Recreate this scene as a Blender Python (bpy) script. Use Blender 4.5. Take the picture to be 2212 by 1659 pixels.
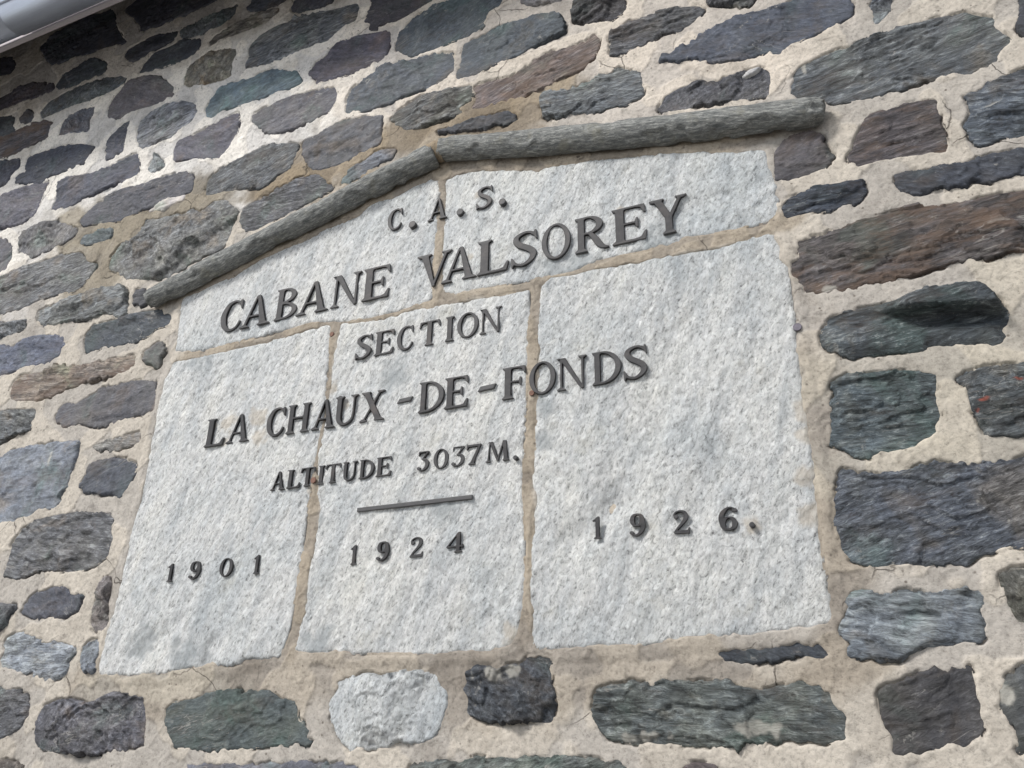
import bpy, bmesh, math, random
import numpy as np
from mathutils import Matrix, Vector
from mathutils.geometry import delaunay_2d_cdt

random.seed(7)
rng = np.random.RandomState(11)
scene = bpy.context.scene
for o in list(bpy.data.objects):
    bpy.data.objects.remove(o)
COL = scene.collection

# ------------------------------------------------------------------ camera
PW, PH, PF = 2212.0, 1659.0, 1850.0          # photograph at overview scale, focal length in those pixels
YAW, PITCH, ROLL = math.radians(-24.12), math.radians(24.747), math.radians(1.185)
CAM = np.array([0.0, -1.75, 1.60])
def cam_axes():
    cy, sy, cp, sp = math.cos(YAW), math.sin(YAW), math.cos(PITCH), math.sin(PITCH)
    f = np.array([sy * cp, cy * cp, sp]); r = np.array([cy, -sy, 0.0]); u = np.cross(r, f)
    cr, sr = math.cos(ROLL), math.sin(ROLL)
    return cr * r + sr * u, -sr * r + cr * u, f
CR, CU, CF = cam_axes()
cam_data = bpy.data.cameras.new('camera')
cam = bpy.data.objects.new('camera', cam_data); COL.objects.link(cam)
cam.matrix_world = Matrix(((CR[0], CU[0], -CF[0], CAM[0]), (CR[1], CU[1], -CF[1], CAM[1]),
                           (CR[2], CU[2], -CF[2], CAM[2]), (0, 0, 0, 1)))
cam_data.sensor_width = 36.0
cam_data.lens = PF / PW * 36.0
cam_data.clip_start = 0.05
cam_data.clip_end = 2000.0
scene.camera = cam
scene.render.resolution_x, scene.render.resolution_y = 1024, 768

# ------------------------------------------------------------------ sky, sun, exposure (bright overcast)
SUN_DIR = Vector((-0.52, -0.78, 0.84)).normalized()      # from the wall towards the sun
world = bpy.data.worlds.new('World'); scene.world = world
world.use_nodes = True
wn, wl = world.node_tree.nodes, world.node_tree.links
wn.clear()
sky = wn.new('ShaderNodeTexSky'); sky.sky_type = 'NISHITA'; sky.sun_disc = False
sky.sun_elevation = math.asin(SUN_DIR.z)
sky.sun_rotation = math.atan2(SUN_DIR.x, SUN_DIR.y)
sky.altitude = 3000.0; sky.air_density = 1.0; sky.dust_density = 3.0; sky.ozone_density = 0.6
hs = wn.new('ShaderNodeHueSaturation'); hs.inputs['Saturation'].default_value = 0.30
bg = wn.new('ShaderNodeBackground'); bg.inputs['Strength'].default_value = 0.080
wo = wn.new('ShaderNodeOutputWorld')
wl.new(sky.outputs[0], hs.inputs['Color']); wl.new(hs.outputs[0], bg.inputs['Color']); wl.new(bg.outputs[0], wo.inputs['Surface'])
sd = bpy.data.lights.new('sun', 'SUN'); sd.energy = 1.5; sd.angle = math.radians(13.0); sd.color = (1.0, 0.97, 0.93)
sun = bpy.data.objects.new('sun', sd); COL.objects.link(sun)
sun.rotation_euler = (-SUN_DIR).to_track_quat('-Z', 'Y').to_euler()
sun.location = (-2, -4, 8)
vs = scene.view_settings
vs.view_transform = 'Standard'; vs.look = 'None'; vs.gamma = 1.0; vs.use_curve_mapping = False
vs.exposure = 1.31
scene.render.engine = 'CYCLES'

# ------------------------------------------------------------------ pixel <-> wall helpers
# photograph crops used for measuring: name -> origin in photo pixels (each 1000 px wide, seen 2212 wide)
TILE = {'T1': (0, 0), 'T2': (800, 0), 'T3': (1600, 0), 'T4': (2264, 0), 'T5': (0, 600), 'T6': (2264, 600),
        'T7': (2264, 1200), 'T8': (2264, 1698), 'T9': (0, 1200), 'T10': (0, 1698), 'T11': (800, 1698),
        'T12': (1600, 1698), 'C1': (500, 500), 'C2': (1300, 400), 'C3': (500, 1100), 'C4': (1400, 1000)}
K1 = 1000.0 / 2212.0
K2 = 2212.0 / 3264.0
def ov(tile, p):
    o = TILE[tile]
    return ((o[0] + p[0] * K1) * K2, (o[1] + p[1] * K1) * K2)
def unp(q, Y=0.0):
    """overview pixel -> (X, Z) on the vertical plane y = Y"""
    v = CR * (q[0] - PW / 2) / PF - CU * (q[1] - PH / 2) / PF + CF
    t = (Y - CAM[1]) / v[1]
    return (CAM[0] + v[0] * t, CAM[2] + v[2] * t)
def W(tile, p, Y=0.0):
    return unp(ov(tile, p), Y)
def proj(P):
    d = np.asarray(P) - CAM
    z = d @ CF
    return np.stack([PW / 2 + PF * (d @ CR) / z, PH / 2 - PF * (d @ CU) / z], -1)

# ------------------------------------------------------------------ noise (numpy gradient noise)
_perm = rng.permutation(512).astype(np.int64)
_g = rng.normal(size=(512, 3)); _g /= np.linalg.norm(_g, axis=1)[:, None]
def pnoise(x, y, z):
    x, y, z = np.broadcast_arrays(np.asarray(x, float), np.asarray(y, float), np.asarray(z, float))
    xi, yi, zi = np.floor(x).astype(np.int64), np.floor(y).astype(np.int64), np.floor(z).astype(np.int64)
    xf, yf, zf = x - xi, y - yi, z - zi
    fade = lambda t: t * t * t * (t * (t * 6 - 15) + 10)
    u, v, w = fade(xf), fade(yf), fade(zf)
    r = 0
    for a in (0, 1):
        for b in (0, 1):
            for c in (0, 1):
                h = _perm[(_perm[(_perm[(xi + a) & 511] + yi + b) & 511] + zi + c) & 511]
                g = _g[h]
                d = g[..., 0] * (xf - a) + g[..., 1] * (yf - b) + g[..., 2] * (zf - c)
                r = r + d * (u if a else 1 - u) * (v if b else 1 - v) * (w if c else 1 - w)
    return r * 1.5
def fbm(x, z, s, octv=4, seed=0.0, rough=0.5, ax=1.0):
    """fractal noise; ax < 1 stretches it along x"""
    r, a, f = 0, 1.0, s
    for i in range(octv):
        r = r + a * pnoise(x * f * ax, z * f, seed + i * 7.3)
        a *= rough; f *= 2.03
    return r
def sstep(a, b, x):
    t = np.clip((x - a) / (b - a), 0, 1)
    return t * t * (3 - 2 * t)

# ------------------------------------------------------------------ polygon helpers
def jag(pts, step, amp, seed, grow=0.0):
    """closed outline -> evenly spaced, slightly rounded and ragged outline"""
    P = np.array(pts, float)
    if area(P) < 0: P = P[::-1]
    for _ in range(1):                                   # corner cutting
        Q = np.roll(P, -1, 0)
        P = np.stack([P * .90 + Q * .10, P * .10 + Q * .90], 1).reshape(-1, 2)
    Q = np.roll(P, -1, 0); L = np.hypot(*(Q - P).T)
    cum = np.concatenate([[0], np.cumsum(L)]); n = max(12, int(cum[-1] / step))
    t = np.arange(n) * cum[-1] / n
    i = np.searchsorted(cum, t, 'right') - 1
    fr = ((t - cum[i]) / np.maximum(L[i], 1e-9))[:, None]
    R = P[i] * (1 - fr) + Q[i] * fr
    T = np.roll(R, -1, 0) - np.roll(R, 1, 0); T /= np.maximum(np.hypot(*T.T), 1e-9)[:, None]
    N = np.stack([T[:, 1], -T[:, 0]], 1)
    x, z = R[:, 0], R[:, 1]
    am = np.clip(.85 + 1.5 * pnoise(x * 9, z * 9, seed + 21), .25, 1.7)
    off = amp * am * (1.4 * pnoise(x * 20, z * 20, seed) + 1.5 * pnoise(x * 55, z * 55, seed + 3) + 0.6 * pnoise(x * 130, z * 130, seed + 9) + 1.0 * pnoise(x * 270, z * 270, seed + 14) - 1.5 * sstep(.18, .45, np.abs(pnoise(x * 34, z * 34, seed + 27))) + .4)
    return R + N * (off + grow)[:, None]
def area(P):
    x, y = P[:, 0], P[:, 1]
    return 0.5 * np.sum(x * np.roll(y, -1) - y * np.roll(x, -1))
def inside(P, x, y):
    c = np.zeros(x.shape, bool)
    a, b = P, np.roll(P, -1, 0)
    for (x1, y1), (x2, y2) in zip(a, b):
        if y1 == y2: continue
        m = (y1 > y) != (y2 > y)
        c ^= m & (x < (x2 - x1) * (y - y1) / (y2 - y1) + x1)
    return c
def dist(P, x, y):
    a, b = P, np.roll(P, -1, 0)
    best = np.full(x.shape, 1e9)
    for (x1, y1), (x2, y2) in zip(a, b):
        dx, dy = x2 - x1, y2 - y1
        t = np.clip(((x - x1) * dx + (y - y1) * dy) / max(dx * dx + dy * dy, 1e-12), 0, 1)
        np.minimum(best, (x - x1 - t * dx) ** 2 + (y - y1 - t * dy) ** 2, out=best)
    return np.sqrt(best)
def mesh_np(name, V, F, mat, smooth=True):
    """V (n,3), F (m,k) with k = 3 or 4"""
    me = bpy.data.meshes.new(name)
    V = np.ascontiguousarray(V, np.float32); F = np.ascontiguousarray(F, np.int32)
    m, k = F.shape
    me.vertices.add(len(V)); me.vertices.foreach_set('co', V.ravel())
    me.loops.add(m * k); me.loops.foreach_set('vertex_index', F.ravel())
    me.polygons.add(m)
    me.polygons.foreach_set('loop_start', np.arange(0, m * k, k, dtype=np.int32))
    me.polygons.foreach_set('use_smooth', np.full(m, smooth))
    me.update(calc_edges=True)
    me.materials.append(mat)
    return me
def link(name, me, parent=None, loc=None):
    o = bpy.data.objects.new(name, me); COL.objects.link(o)
    if loc is not None: o.location = loc
    if parent is not None:
        o.parent = parent; o.matrix_parent_inverse = Matrix.Translation(-parent.location)
    return o
def thing(name, label, cat, loc):
    o = bpy.data.objects.new(name, None); COL.objects.link(o)
    o.location = loc; o.empty_display_size = 0.1
    o['label'] = label; o['category'] = cat
    return o
def lin(c):
    return tuple((v / 255 / 12.92) if v <= 10 else ((v / 255 + .055) / 1.055) ** 2.4 for v in c)

def slab_mesh(name, P, height, spacing, mat, back=0.035, origin=(0, 0)):
    """plate with outline P in the wall plane; height(x, z, d) = how far the face stands out; skirt runs back into the wall"""
    if area(P) < 0: P = P[::-1]
    n = len(P)
    x0, z0 = P.min(0); x1, z1 = P.max(0)
    gx, gz = np.meshgrid(np.arange(x0, x1, spacing), np.arange(z0, z1, spacing * .9))
    gx = gx + (np.arange(gx.shape[0]) % 2)[:, None] * spacing * .5
    gx, gz = gx.ravel(), gz.ravel()
    gx = gx + rng.uniform(-.2, .2, gx.shape) * spacing; gz = gz + rng.uniform(-.2, .2, gz.shape) * spacing
    k = inside(P, gx, gz); gx, gz = gx[k], gz[k]
    dd = dist(P, gx, gz); k = dd > spacing * .55; gx, gz, dd = gx[k], gz[k], dd[k]
    px = np.concatenate([P[:, 0], gx]); pz = np.concatenate([P[:, 1], gz]); d = np.concatenate([np.zeros(n), dd])
    res = delaunay_2d_cdt([Vector((a, b)) for a, b in zip(px.tolist(), pz.tolist())],
                          [], [list(range(n))], 1, 1e-7)
    vv = np.array([(v.x, v.y) for v in res[0]]); F = np.array([f for f in res[2] if len(f) == 3], int)
    orig = res[3]
    dmap = np.array([d[o[0]] if o else 0.0 for o in orig])
    h = height(vv[:, 0], vv[:, 1], dmap)
    V = np.stack([vv[:, 0], -h, vv[:, 1]], 1)
    # skirt
    idx = {o: i for i, oo in enumerate(orig) for o in oo}
    ring = [idx[i] for i in range(n) if i in idx]
    ring = [r for i, r in enumerate(ring) if r != ring[i - 1]]
    B = V[ring].copy(); B[:, 1] = back
    base = len(V); m = len(ring)
    V = np.concatenate([V, B])
    sk = []
    for i in range(m):
        j = (i + 1) % m
        sk += [(ring[i], base + i, base + j), (ring[i], base + j, ring[j])]
    F = np.concatenate([F, np.array(sk, int)])
    V[:, 0] -= origin[0]; V[:, 2] -= origin[1]
    me = mesh_np(name, V, F, mat)
    return me

# ------------------------------------------------------------------ materials
def new_mat(name):
    m = bpy.data.materials.new(name); m.use_nodes = True
    nt = m.node_tree; nt.nodes.clear()
    out = nt.nodes.new('ShaderNodeOutputMaterial'); b = nt.nodes.new('ShaderNodeBsdfPrincipled')
    nt.links.new(b.outputs[0], out.inputs[0])
    return m, nt, b
def N(nt, typ, **kw):
    n = nt.nodes.new(typ)
    for k, v in kw.items():
        if k in n.inputs: n.inputs[k].default_value = v
        else: setattr(n, k, v)
    return n
def coords(nt, scale, rot=0.0):
    """position in the wall plane, turned by rot (x towards z), then scaled"""
    g = N(nt, 'ShaderNodeNewGeometry')
    vr = N(nt, 'ShaderNodeVectorRotate', rotation_type='Y_AXIS'); vr.inputs['Angle'].default_value = rot
    nt.links.new(g.outputs['Position'], vr.inputs['Vector'])
    mu = N(nt, 'ShaderNodeVectorMath', operation='MULTIPLY'); mu.inputs[1].default_value = scale
    nt.links.new(vr.outputs[0], mu.inputs[0])
    return mu.outputs[0]
def bed_coords(nt, scale, rot, spread):
    """position turned by an angle that differs from stone to stone, so the bedding never lines up"""
    g = N(nt, 'ShaderNodeNewGeometry'); oi = N(nt, 'ShaderNodeObjectInfo')
    ma = N(nt, 'ShaderNodeMath', operation='MULTIPLY_ADD'); ma.inputs[1].default_value = 2 * spread; ma.inputs[2].default_value = rot - spread
    nt.links.new(oi.outputs['Random'], ma.inputs[0])
    vr = N(nt, 'ShaderNodeVectorRotate', rotation_type='Y_AXIS'); nt.links.new(g.outputs['Position'], vr.inputs['Vector']); nt.links.new(ma.outputs[0], vr.inputs['Angle'])
    m2 = N(nt, 'ShaderNodeMath', operation='MULTIPLY_ADD'); m2.inputs[1].default_value = .7; m2.inputs[2].default_value = .65
    fr = N(nt, 'ShaderNodeMath', operation='FRACT'); m3 = N(nt, 'ShaderNodeMath', operation='MULTIPLY'); m3.inputs[1].default_value = 7.31
    nt.links.new(oi.outputs['Random'], m3.inputs[0]); nt.links.new(m3.outputs[0], fr.inputs[0]); nt.links.new(fr.outputs[0], m2.inputs[0])
    sc = N(nt, 'ShaderNodeVectorMath', operation='SCALE'); nt.links.new(vr.outputs[0], sc.inputs[0]); nt.links.new(m2.outputs[0], sc.inputs['Scale'])
    mu = N(nt, 'ShaderNodeVectorMath', operation='MULTIPLY'); mu.inputs[1].default_value = scale; nt.links.new(sc.outputs[0], mu.inputs[0])
    return mu.outputs[0]
def noise(nt, vec, scale, detail=6, rough=.6, dist_=0.0):
    n = N(nt, 'ShaderNodeTexNoise'); n.inputs['Scale'].default_value = scale; n.inputs['Detail'].default_value = detail
    n.inputs['Roughness'].default_value = rough; n.inputs['Distortion'].default_value = dist_
    nt.links.new(vec, n.inputs['Vector']); return n.outputs[0]
def ramp(nt, fac, stops):
    r = N(nt, 'ShaderNodeValToRGB'); e = r.color_ramp.elements
    while len(e) < len(stops): e.new(0.5)
    for el, (p, c) in zip(e, stops):
        el.position = p; el.color = (c, c, c, 1) if isinstance(c, (int, float)) else (*c, 1)
    nt.links.new(fac, r.inputs[0]); return r.outputs[0]
def mix(nt, a, b, fac, mode='MIX'):
    m = N(nt, 'ShaderNodeMix'); m.data_type = 'RGBA'; m.blend_type = mode
    for sock, v in ((m.inputs[6], a), (m.inputs[7], b), (m.inputs[0], fac)):
        if isinstance(v, (int, float)): sock.default_value = v
        elif isinstance(v, tuple): sock.default_value = (*v, 1)
        else: nt.links.new(v, sock)
    return m.outputs[2]
def bump(nt, h, strength, distance, prev=None):
    b = N(nt, 'ShaderNodeBump'); b.inputs['Strength'].default_value = strength; b.inputs['Distance'].default_value = distance
    nt.links.new(h, b.inputs['Height'])
    if prev is not None: nt.links.new(prev, b.inputs['Normal'])
    return b.outputs[0]

def stone_mat(name, ax, contrast, fleck, b1, b2, rust=0.0, rot=0.05, spread=.3):
    """rubble stone: base colour from the object's own colour; ax = stretch of the grain along the bed"""
    m, nt, b = new_mat(name)
    oi = N(nt, 'ShaderNodeObjectInfo')
    v = bed_coords(nt, (ax, 1, 1), rot, spread); vi = coords(nt, (1, 1, 1)); vs_ = bed_coords(nt, (ax * .5, 1, 1), rot, spread)
    big = noise(nt, vi, 9, 6, .65); mid = noise(nt, vs_, 38, 6, .7, .8); grain = noise(nt, v, 105, 7, .82, .6)
    c = mix(nt, oi.outputs['Color'], ramp(nt, big, [(.25, (.58, .60, .64)), (.5, (1, 1, 1)), (.78, (1.48, 1.42, 1.30))]), 1.0, 'MULTIPLY')
    c = mix(nt, c, ramp(nt, mid, [(.32, 1 - contrast * .8), (.5, 1.0), (.68, 1 + contrast * .9)]), 1.0, 'MULTIPLY')
    c = mix(nt, c, ramp(nt, grain, [(.36, max(.08, 1 - contrast * 1.25)), (.5, 1.0), (.64, 1 + contrast * 1.5)]), 1.0, 'MULTIPLY')
    hue = noise(nt, vi, 6.0, 4, .6, .5)
    c = mix(nt, c, ramp(nt, hue, [(.34, (.88, 1.04, .98)), (.45, (1, 1, 1)), (.56, (.96, .99, 1.07)), (.68, (1.16, 1.0, .86))]), 1.0, 'MULTIPLY')
    if fleck:
        c = mix(nt, c, (0.40, 0.42, 0.41), ramp(nt, grain, [(.56, 0.0), (.66, fleck)]))
    st = noise(nt, coords(nt, (max(ax, .35), 1, 1), rot), 8 if not rust else 13, 8, .72)
    lo = .54 - rust * .09
    c = mix(nt, c, (0.125, 0.092, 0.070) if not rust else (0.165, 0.108, 0.075), ramp(nt, st, [(lo, 0.0), (lo + .12, .34 + rust * .36)]))
    # pale quartz veins, a few per stone
    vn = noise(nt, vs_, 16, 4, .55, .9)
    vein = ramp(nt, vn, [(.492, 0.0), (.499, .55), (.506, 0.0)])
    gate = ramp(nt, noise(nt, vi, 5.5, 2, .5), [(.54, 0.0), (.62, 1.0)])
    c = mix(nt, c, (.50, .48, .44), mix(nt, vein, gate, 1.0, 'MULTIPLY'))
    # thin lime bloom and smears left by the pointing
    lm = noise(nt, vi, 30, 9, .80)
    c = mix(nt, c, (0.44, 0.42, 0.38), ramp(nt, lm, [(.60, 0.0), (.68, .55)]))
    at = N(nt, 'ShaderNodeVertexColor', layer_name='mark')
    sep = N(nt, 'ShaderNodeSeparateColor'); nt.links.new(at.outputs[0], sep.inputs[0])
    c = mix(nt, c, (.46, .44, .39), sep.outputs[1])       # lime splashes
    c = mix(nt, c, (.36, .085, .05), sep.outputs[0])      # old red paint
    nt.links.new(c, b.inputs['Base Color'])
    b.inputs['Roughness'].default_value = .62; b.inputs['Specular IOR Level'].default_value = .35
    n1 = bump(nt, mid, b1, .010)
    n2 = bump(nt, grain, b2, .0060, n1)
    nt.links.new(n2, b.inputs['Normal'])
    return m
M_SLATE = stone_mat('smooth_slate', .45, .34, .12, .6, .75, spread=.5)
M_GNEISS = stone_mat('banded_gneiss', .28, .64, .65, .9, 1.0)
M_RUST = stone_mat('rusty_schist', .20, .60, .30, .9, 1.0, rust=.75)
M_ROUGH = stone_mat('rough_rubble', .7, .56, .35, 1.0, 1.0, spread=1.0)
M_QUARTZ = stone_mat('vein_quartz', .6, .12, .0, .8, .8)

def slab_material():
    m, nt, b = new_mat('pale_granite')
    vi = coords(nt, (1, 1, 1)); va = coords(nt, (.5, 1, 1), 1.10); vv = coords(nt, (.16, 1, 1), 1.35)
    big = noise(nt, vi, 3.0, 6, .62, .6); med = noise(nt, va, 26, 7, .72, .6); fine = noise(nt, va, 150, 7, .86, .5); drip = noise(nt, vv, 16, 6, .65)
    c = ramp(nt, med, [(.30, (.70, .715, .715)), (.5, (.785, .79, .78)), (.70, (.86, .855, .835))])
    c = mix(nt, c, ramp(nt, fine, [(.36, .15), (.45, .80), (.55, 1.07), (.66, 1.34)]), 1.0, 'MULTIPLY')
    c = mix(nt, c, ramp(nt, big, [(.32, (.84, .87, .89)), (.5, (1, 1, 1)), (.7, (1.10, 1.09, 1.06))]), 1.0, 'MULTIPLY')
    c = mix(nt, c, ramp(nt, drip, [(.34, (.80, .82, .84)), (.5, (1, 1, 1)), (.7, (1.06, 1.05, 1.02))]), 1.0, 'MULTIPLY')
    oi = N(nt, 'ShaderNodeObjectInfo')                    # each slab its own tone
    c = mix(nt, c, ramp(nt, oi.outputs['Random'], [(0.0, (.93, .95, .965)), (.5, (1, 1, .995)), (1.0, (1.03, 1.03, 1.03))]), 1.0, 'MULTIPLY')
    wm = noise(nt, vi, 7.5, 8, .7)
    c = mix(nt, c, (.60, .57, .47), ramp(nt, wm, [(.57, 0.0), (.72, .34)]))
    at = N(nt, 'ShaderNodeVertexColor', layer_name='stain')
    sep = N(nt, 'ShaderNodeSeparateColor'); nt.links.new(at.outputs[0], sep.inputs[0])
    c = mix(nt, c, (.60, .52, .41), sep.outputs[0])
    c = mix(nt, c, (.33, .365, .38), sep.outputs[1])
    nt.links.new(c, b.inputs['Base Color']); b.inputs['Roughness'].default_value = .7
    b.inputs['Specular IOR Level'].default_value = .3
    n1 = bump(nt, noise(nt, va, 48, 9, .78, .9), 1.0, .0095)
    n2 = bump(nt, fine, 1.0, .0050, n1)
    nt.links.new(n2, b.inputs['Normal'])
    return m
M_SLAB = slab_material()

def mortar_material():
    m, nt, b = new_mat('lime_mortar')
    vi = coords(nt, (1, 1, 1))
    at = N(nt, 'ShaderNodeVertexColor', layer_name='tone')
    big = noise(nt, vi, 7, 6, .65, .4); med = noise(nt, vi, 34, 7, .65, .5); fine = noise(nt, vi, 120, 6, .82)
    c = mix(nt, at.outputs[0], ramp(nt, big, [(.28, (.70, .69, .68)), (.5, (1, 1, 1)), (.74, (1.13, 1.12, 1.10))]), 1.0, 'MULTIPLY')
    c = mix(nt, c, ramp(nt, med, [(.28, .58), (.43, .98), (.72, 1.12)]), 1.0, 'MULTIPLY')
    c = mix(nt, c, ramp(nt, fine, [(.34, .58), (.46, .97), (.66, 1.14)]), 1.0, 'MULTIPLY')
    # specks of grit
    gv = N(nt, 'ShaderNodeTexVoronoi'); gv.inputs['Scale'].default_value = 42; nt.links.new(vi, gv.inputs['Vector'])
    sc_ = N(nt, 'ShaderNodeSeparateColor'); nt.links.new(gv.outputs['Color'], sc_.inputs[0])
    spk = mix(nt, ramp(nt, gv.outputs['Distance'], [(.07, .85), (.15, 0.0)]), ramp(nt, sc_.outputs[0], [(.66, 0.0), (.70, 1.0)]), 1.0, 'MULTIPLY')
    c = mix(nt, c, (.14, .12, .10), spk)
    # shrinkage cracks: wobbled cell borders, only here and there
    wob = N(nt, 'ShaderNodeVectorMath', operation='SCALE'); wob.inputs['Scale'].default_value = .07
    nz = N(nt, 'ShaderNodeTexNoise'); nz.inputs['Scale'].default_value = 11; nz.inputs['Detail'].default_value = 5
    nz.inputs['Roughness'].default_value = .5
    nt.links.new(vi, nz.inputs['Vector']); nt.links.new(nz.outputs['Color'], wob.inputs[0])
    ad = N(nt, 'ShaderNodeVectorMath', operation='ADD'); nt.links.new(vi, ad.inputs[0]); nt.links.new(wob.outputs[0], ad.inputs[1])
    cv = N(nt, 'ShaderNodeTexVoronoi', feature='DISTANCE_TO_EDGE'); cv.inputs['Scale'].default_value = 5.0
    nt.links.new(ad.outputs[0], cv.inputs['Vector'])
    gate = ramp(nt, noise(nt, vi, 4.2, 3, .5), [(.57, 0.0), (.64, 1.0)])
    crack = mix(nt, ramp(nt, cv.outputs['Distance'], [(.002, .8), (.008, 0.0)]), gate, 1.0, 'MULTIPLY')
    c = mix(nt, c, (.07, .06, .05), crack)
    # grime held in the hollows and a rough torn skin
    nt.links.new(c, b.inputs['Base Color']); b.inputs['Roughness'].default_value = .85
    b.inputs['Specular IOR Level'].default_value = .2
    n1 = bump(nt, noise(nt, vi, 30, 9, .75, .3), .5, .0050)
    n2 = bump(nt, fine, .8, .0040, n1)
    inv = N(nt, 'ShaderNodeInvert'); nt.links.new(crack, inv.inputs['Color'])
    n3 = bump(nt, inv.outputs[0], .8, .004, n2)
    nt.links.new(n3, b.inputs['Normal'])
    return m
M_MORTAR = mortar_material()

def plain(name, col, rough, metal=0.0, nscale=60, namt=.25, bmp=.15, ax=1.0):
    m, nt, b = new_mat(name)
    v = coords(nt, (ax, 1, 1))
    c = mix(nt, tuple(col), ramp(nt, noise(nt, v, nscale, 6, .65), [(.25, 1 - namt), (.75, 1 + namt)]), 1.0, 'MULTIPLY')
    nt.links.new(c, b.inputs['Base Color']); b.inputs['Roughness'].default_value = rough; b.inputs['Metallic'].default_value = metal
    nt.links.new(bump(nt, noise(nt, v, nscale * 4, 4, .6), bmp, .002), b.inputs['Normal'])
    return m
def letter_material():
    m, nt, b = new_mat('patinated_bronze')
    v = coords(nt, (1, 1, 1))
    c = ramp(nt, noise(nt, v, 45, 7, .7), [(.3, (.012, .012, .013)), (.55, (.024, .023, .025)), (.75, (.052, .050, .050))])
    c = mix(nt, c, (.105, .085, .075), ramp(nt, noise(nt, v, 18, 4, .6), [(.55, 0.0), (.7, .35)]))
    geo = N(nt, 'ShaderNodeNewGeometry')
    wear = ramp(nt, geo.outputs['Pointiness'], [(.53, 0.0), (.60, .55)])
    c = mix(nt, c, (.20, .20, .20), wear)
    nt.links.new(c, b.inputs['Base Color']); b.inputs['Metallic'].default_value = .15; b.inputs['Roughness'].default_value = .55; b.inputs['Specular IOR Level'].default_value = .35
    nt.links.new(bump(nt, noise(nt, v, 260, 4, .65), .35, .002), b.inputs['Normal'])
    return m
M_LETTER = letter_material()
M_ZINC = plain('weathered_zinc', (.52, .56, .64), .34, .6, 14, .30, .15, .12)
M_TRIM = plain('painted_fascia', (.46, .42, .43), .7, 0, 20, .15, .3, .15)
M_SOFFIT = plain('dark_timber', (.07, .055, .05), .8, 0, 25, .3, .4, .1)
M_ROOF = plain('slate_roofing', (.10, .105, .115), .7, 0, 12, .3, .4)
M_GROUND = plain('gravel', (.23, .22, .205), .9, 0, 30, .4, .9)
M_IRON = plain('rusty_iron', (.16, .085, .06), .7, .3, 120, .4, .4)
M_STEEL = plain('dull_steel', (.12, .11, .13), .55, .5, 120, .3, .3)
# ------------------------------------------------------------------ ground
me = bpy.data.meshes.new('ground')
me.from_pydata([(-600, -600, 0), (600, -600, 0), (600, 600, 0), (-600, 600, 0)], [], [(0, 1, 2, 3)])
me.materials.append(M_GROUND)
g = link('ground', me); g['kind'] = 'structure'

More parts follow.
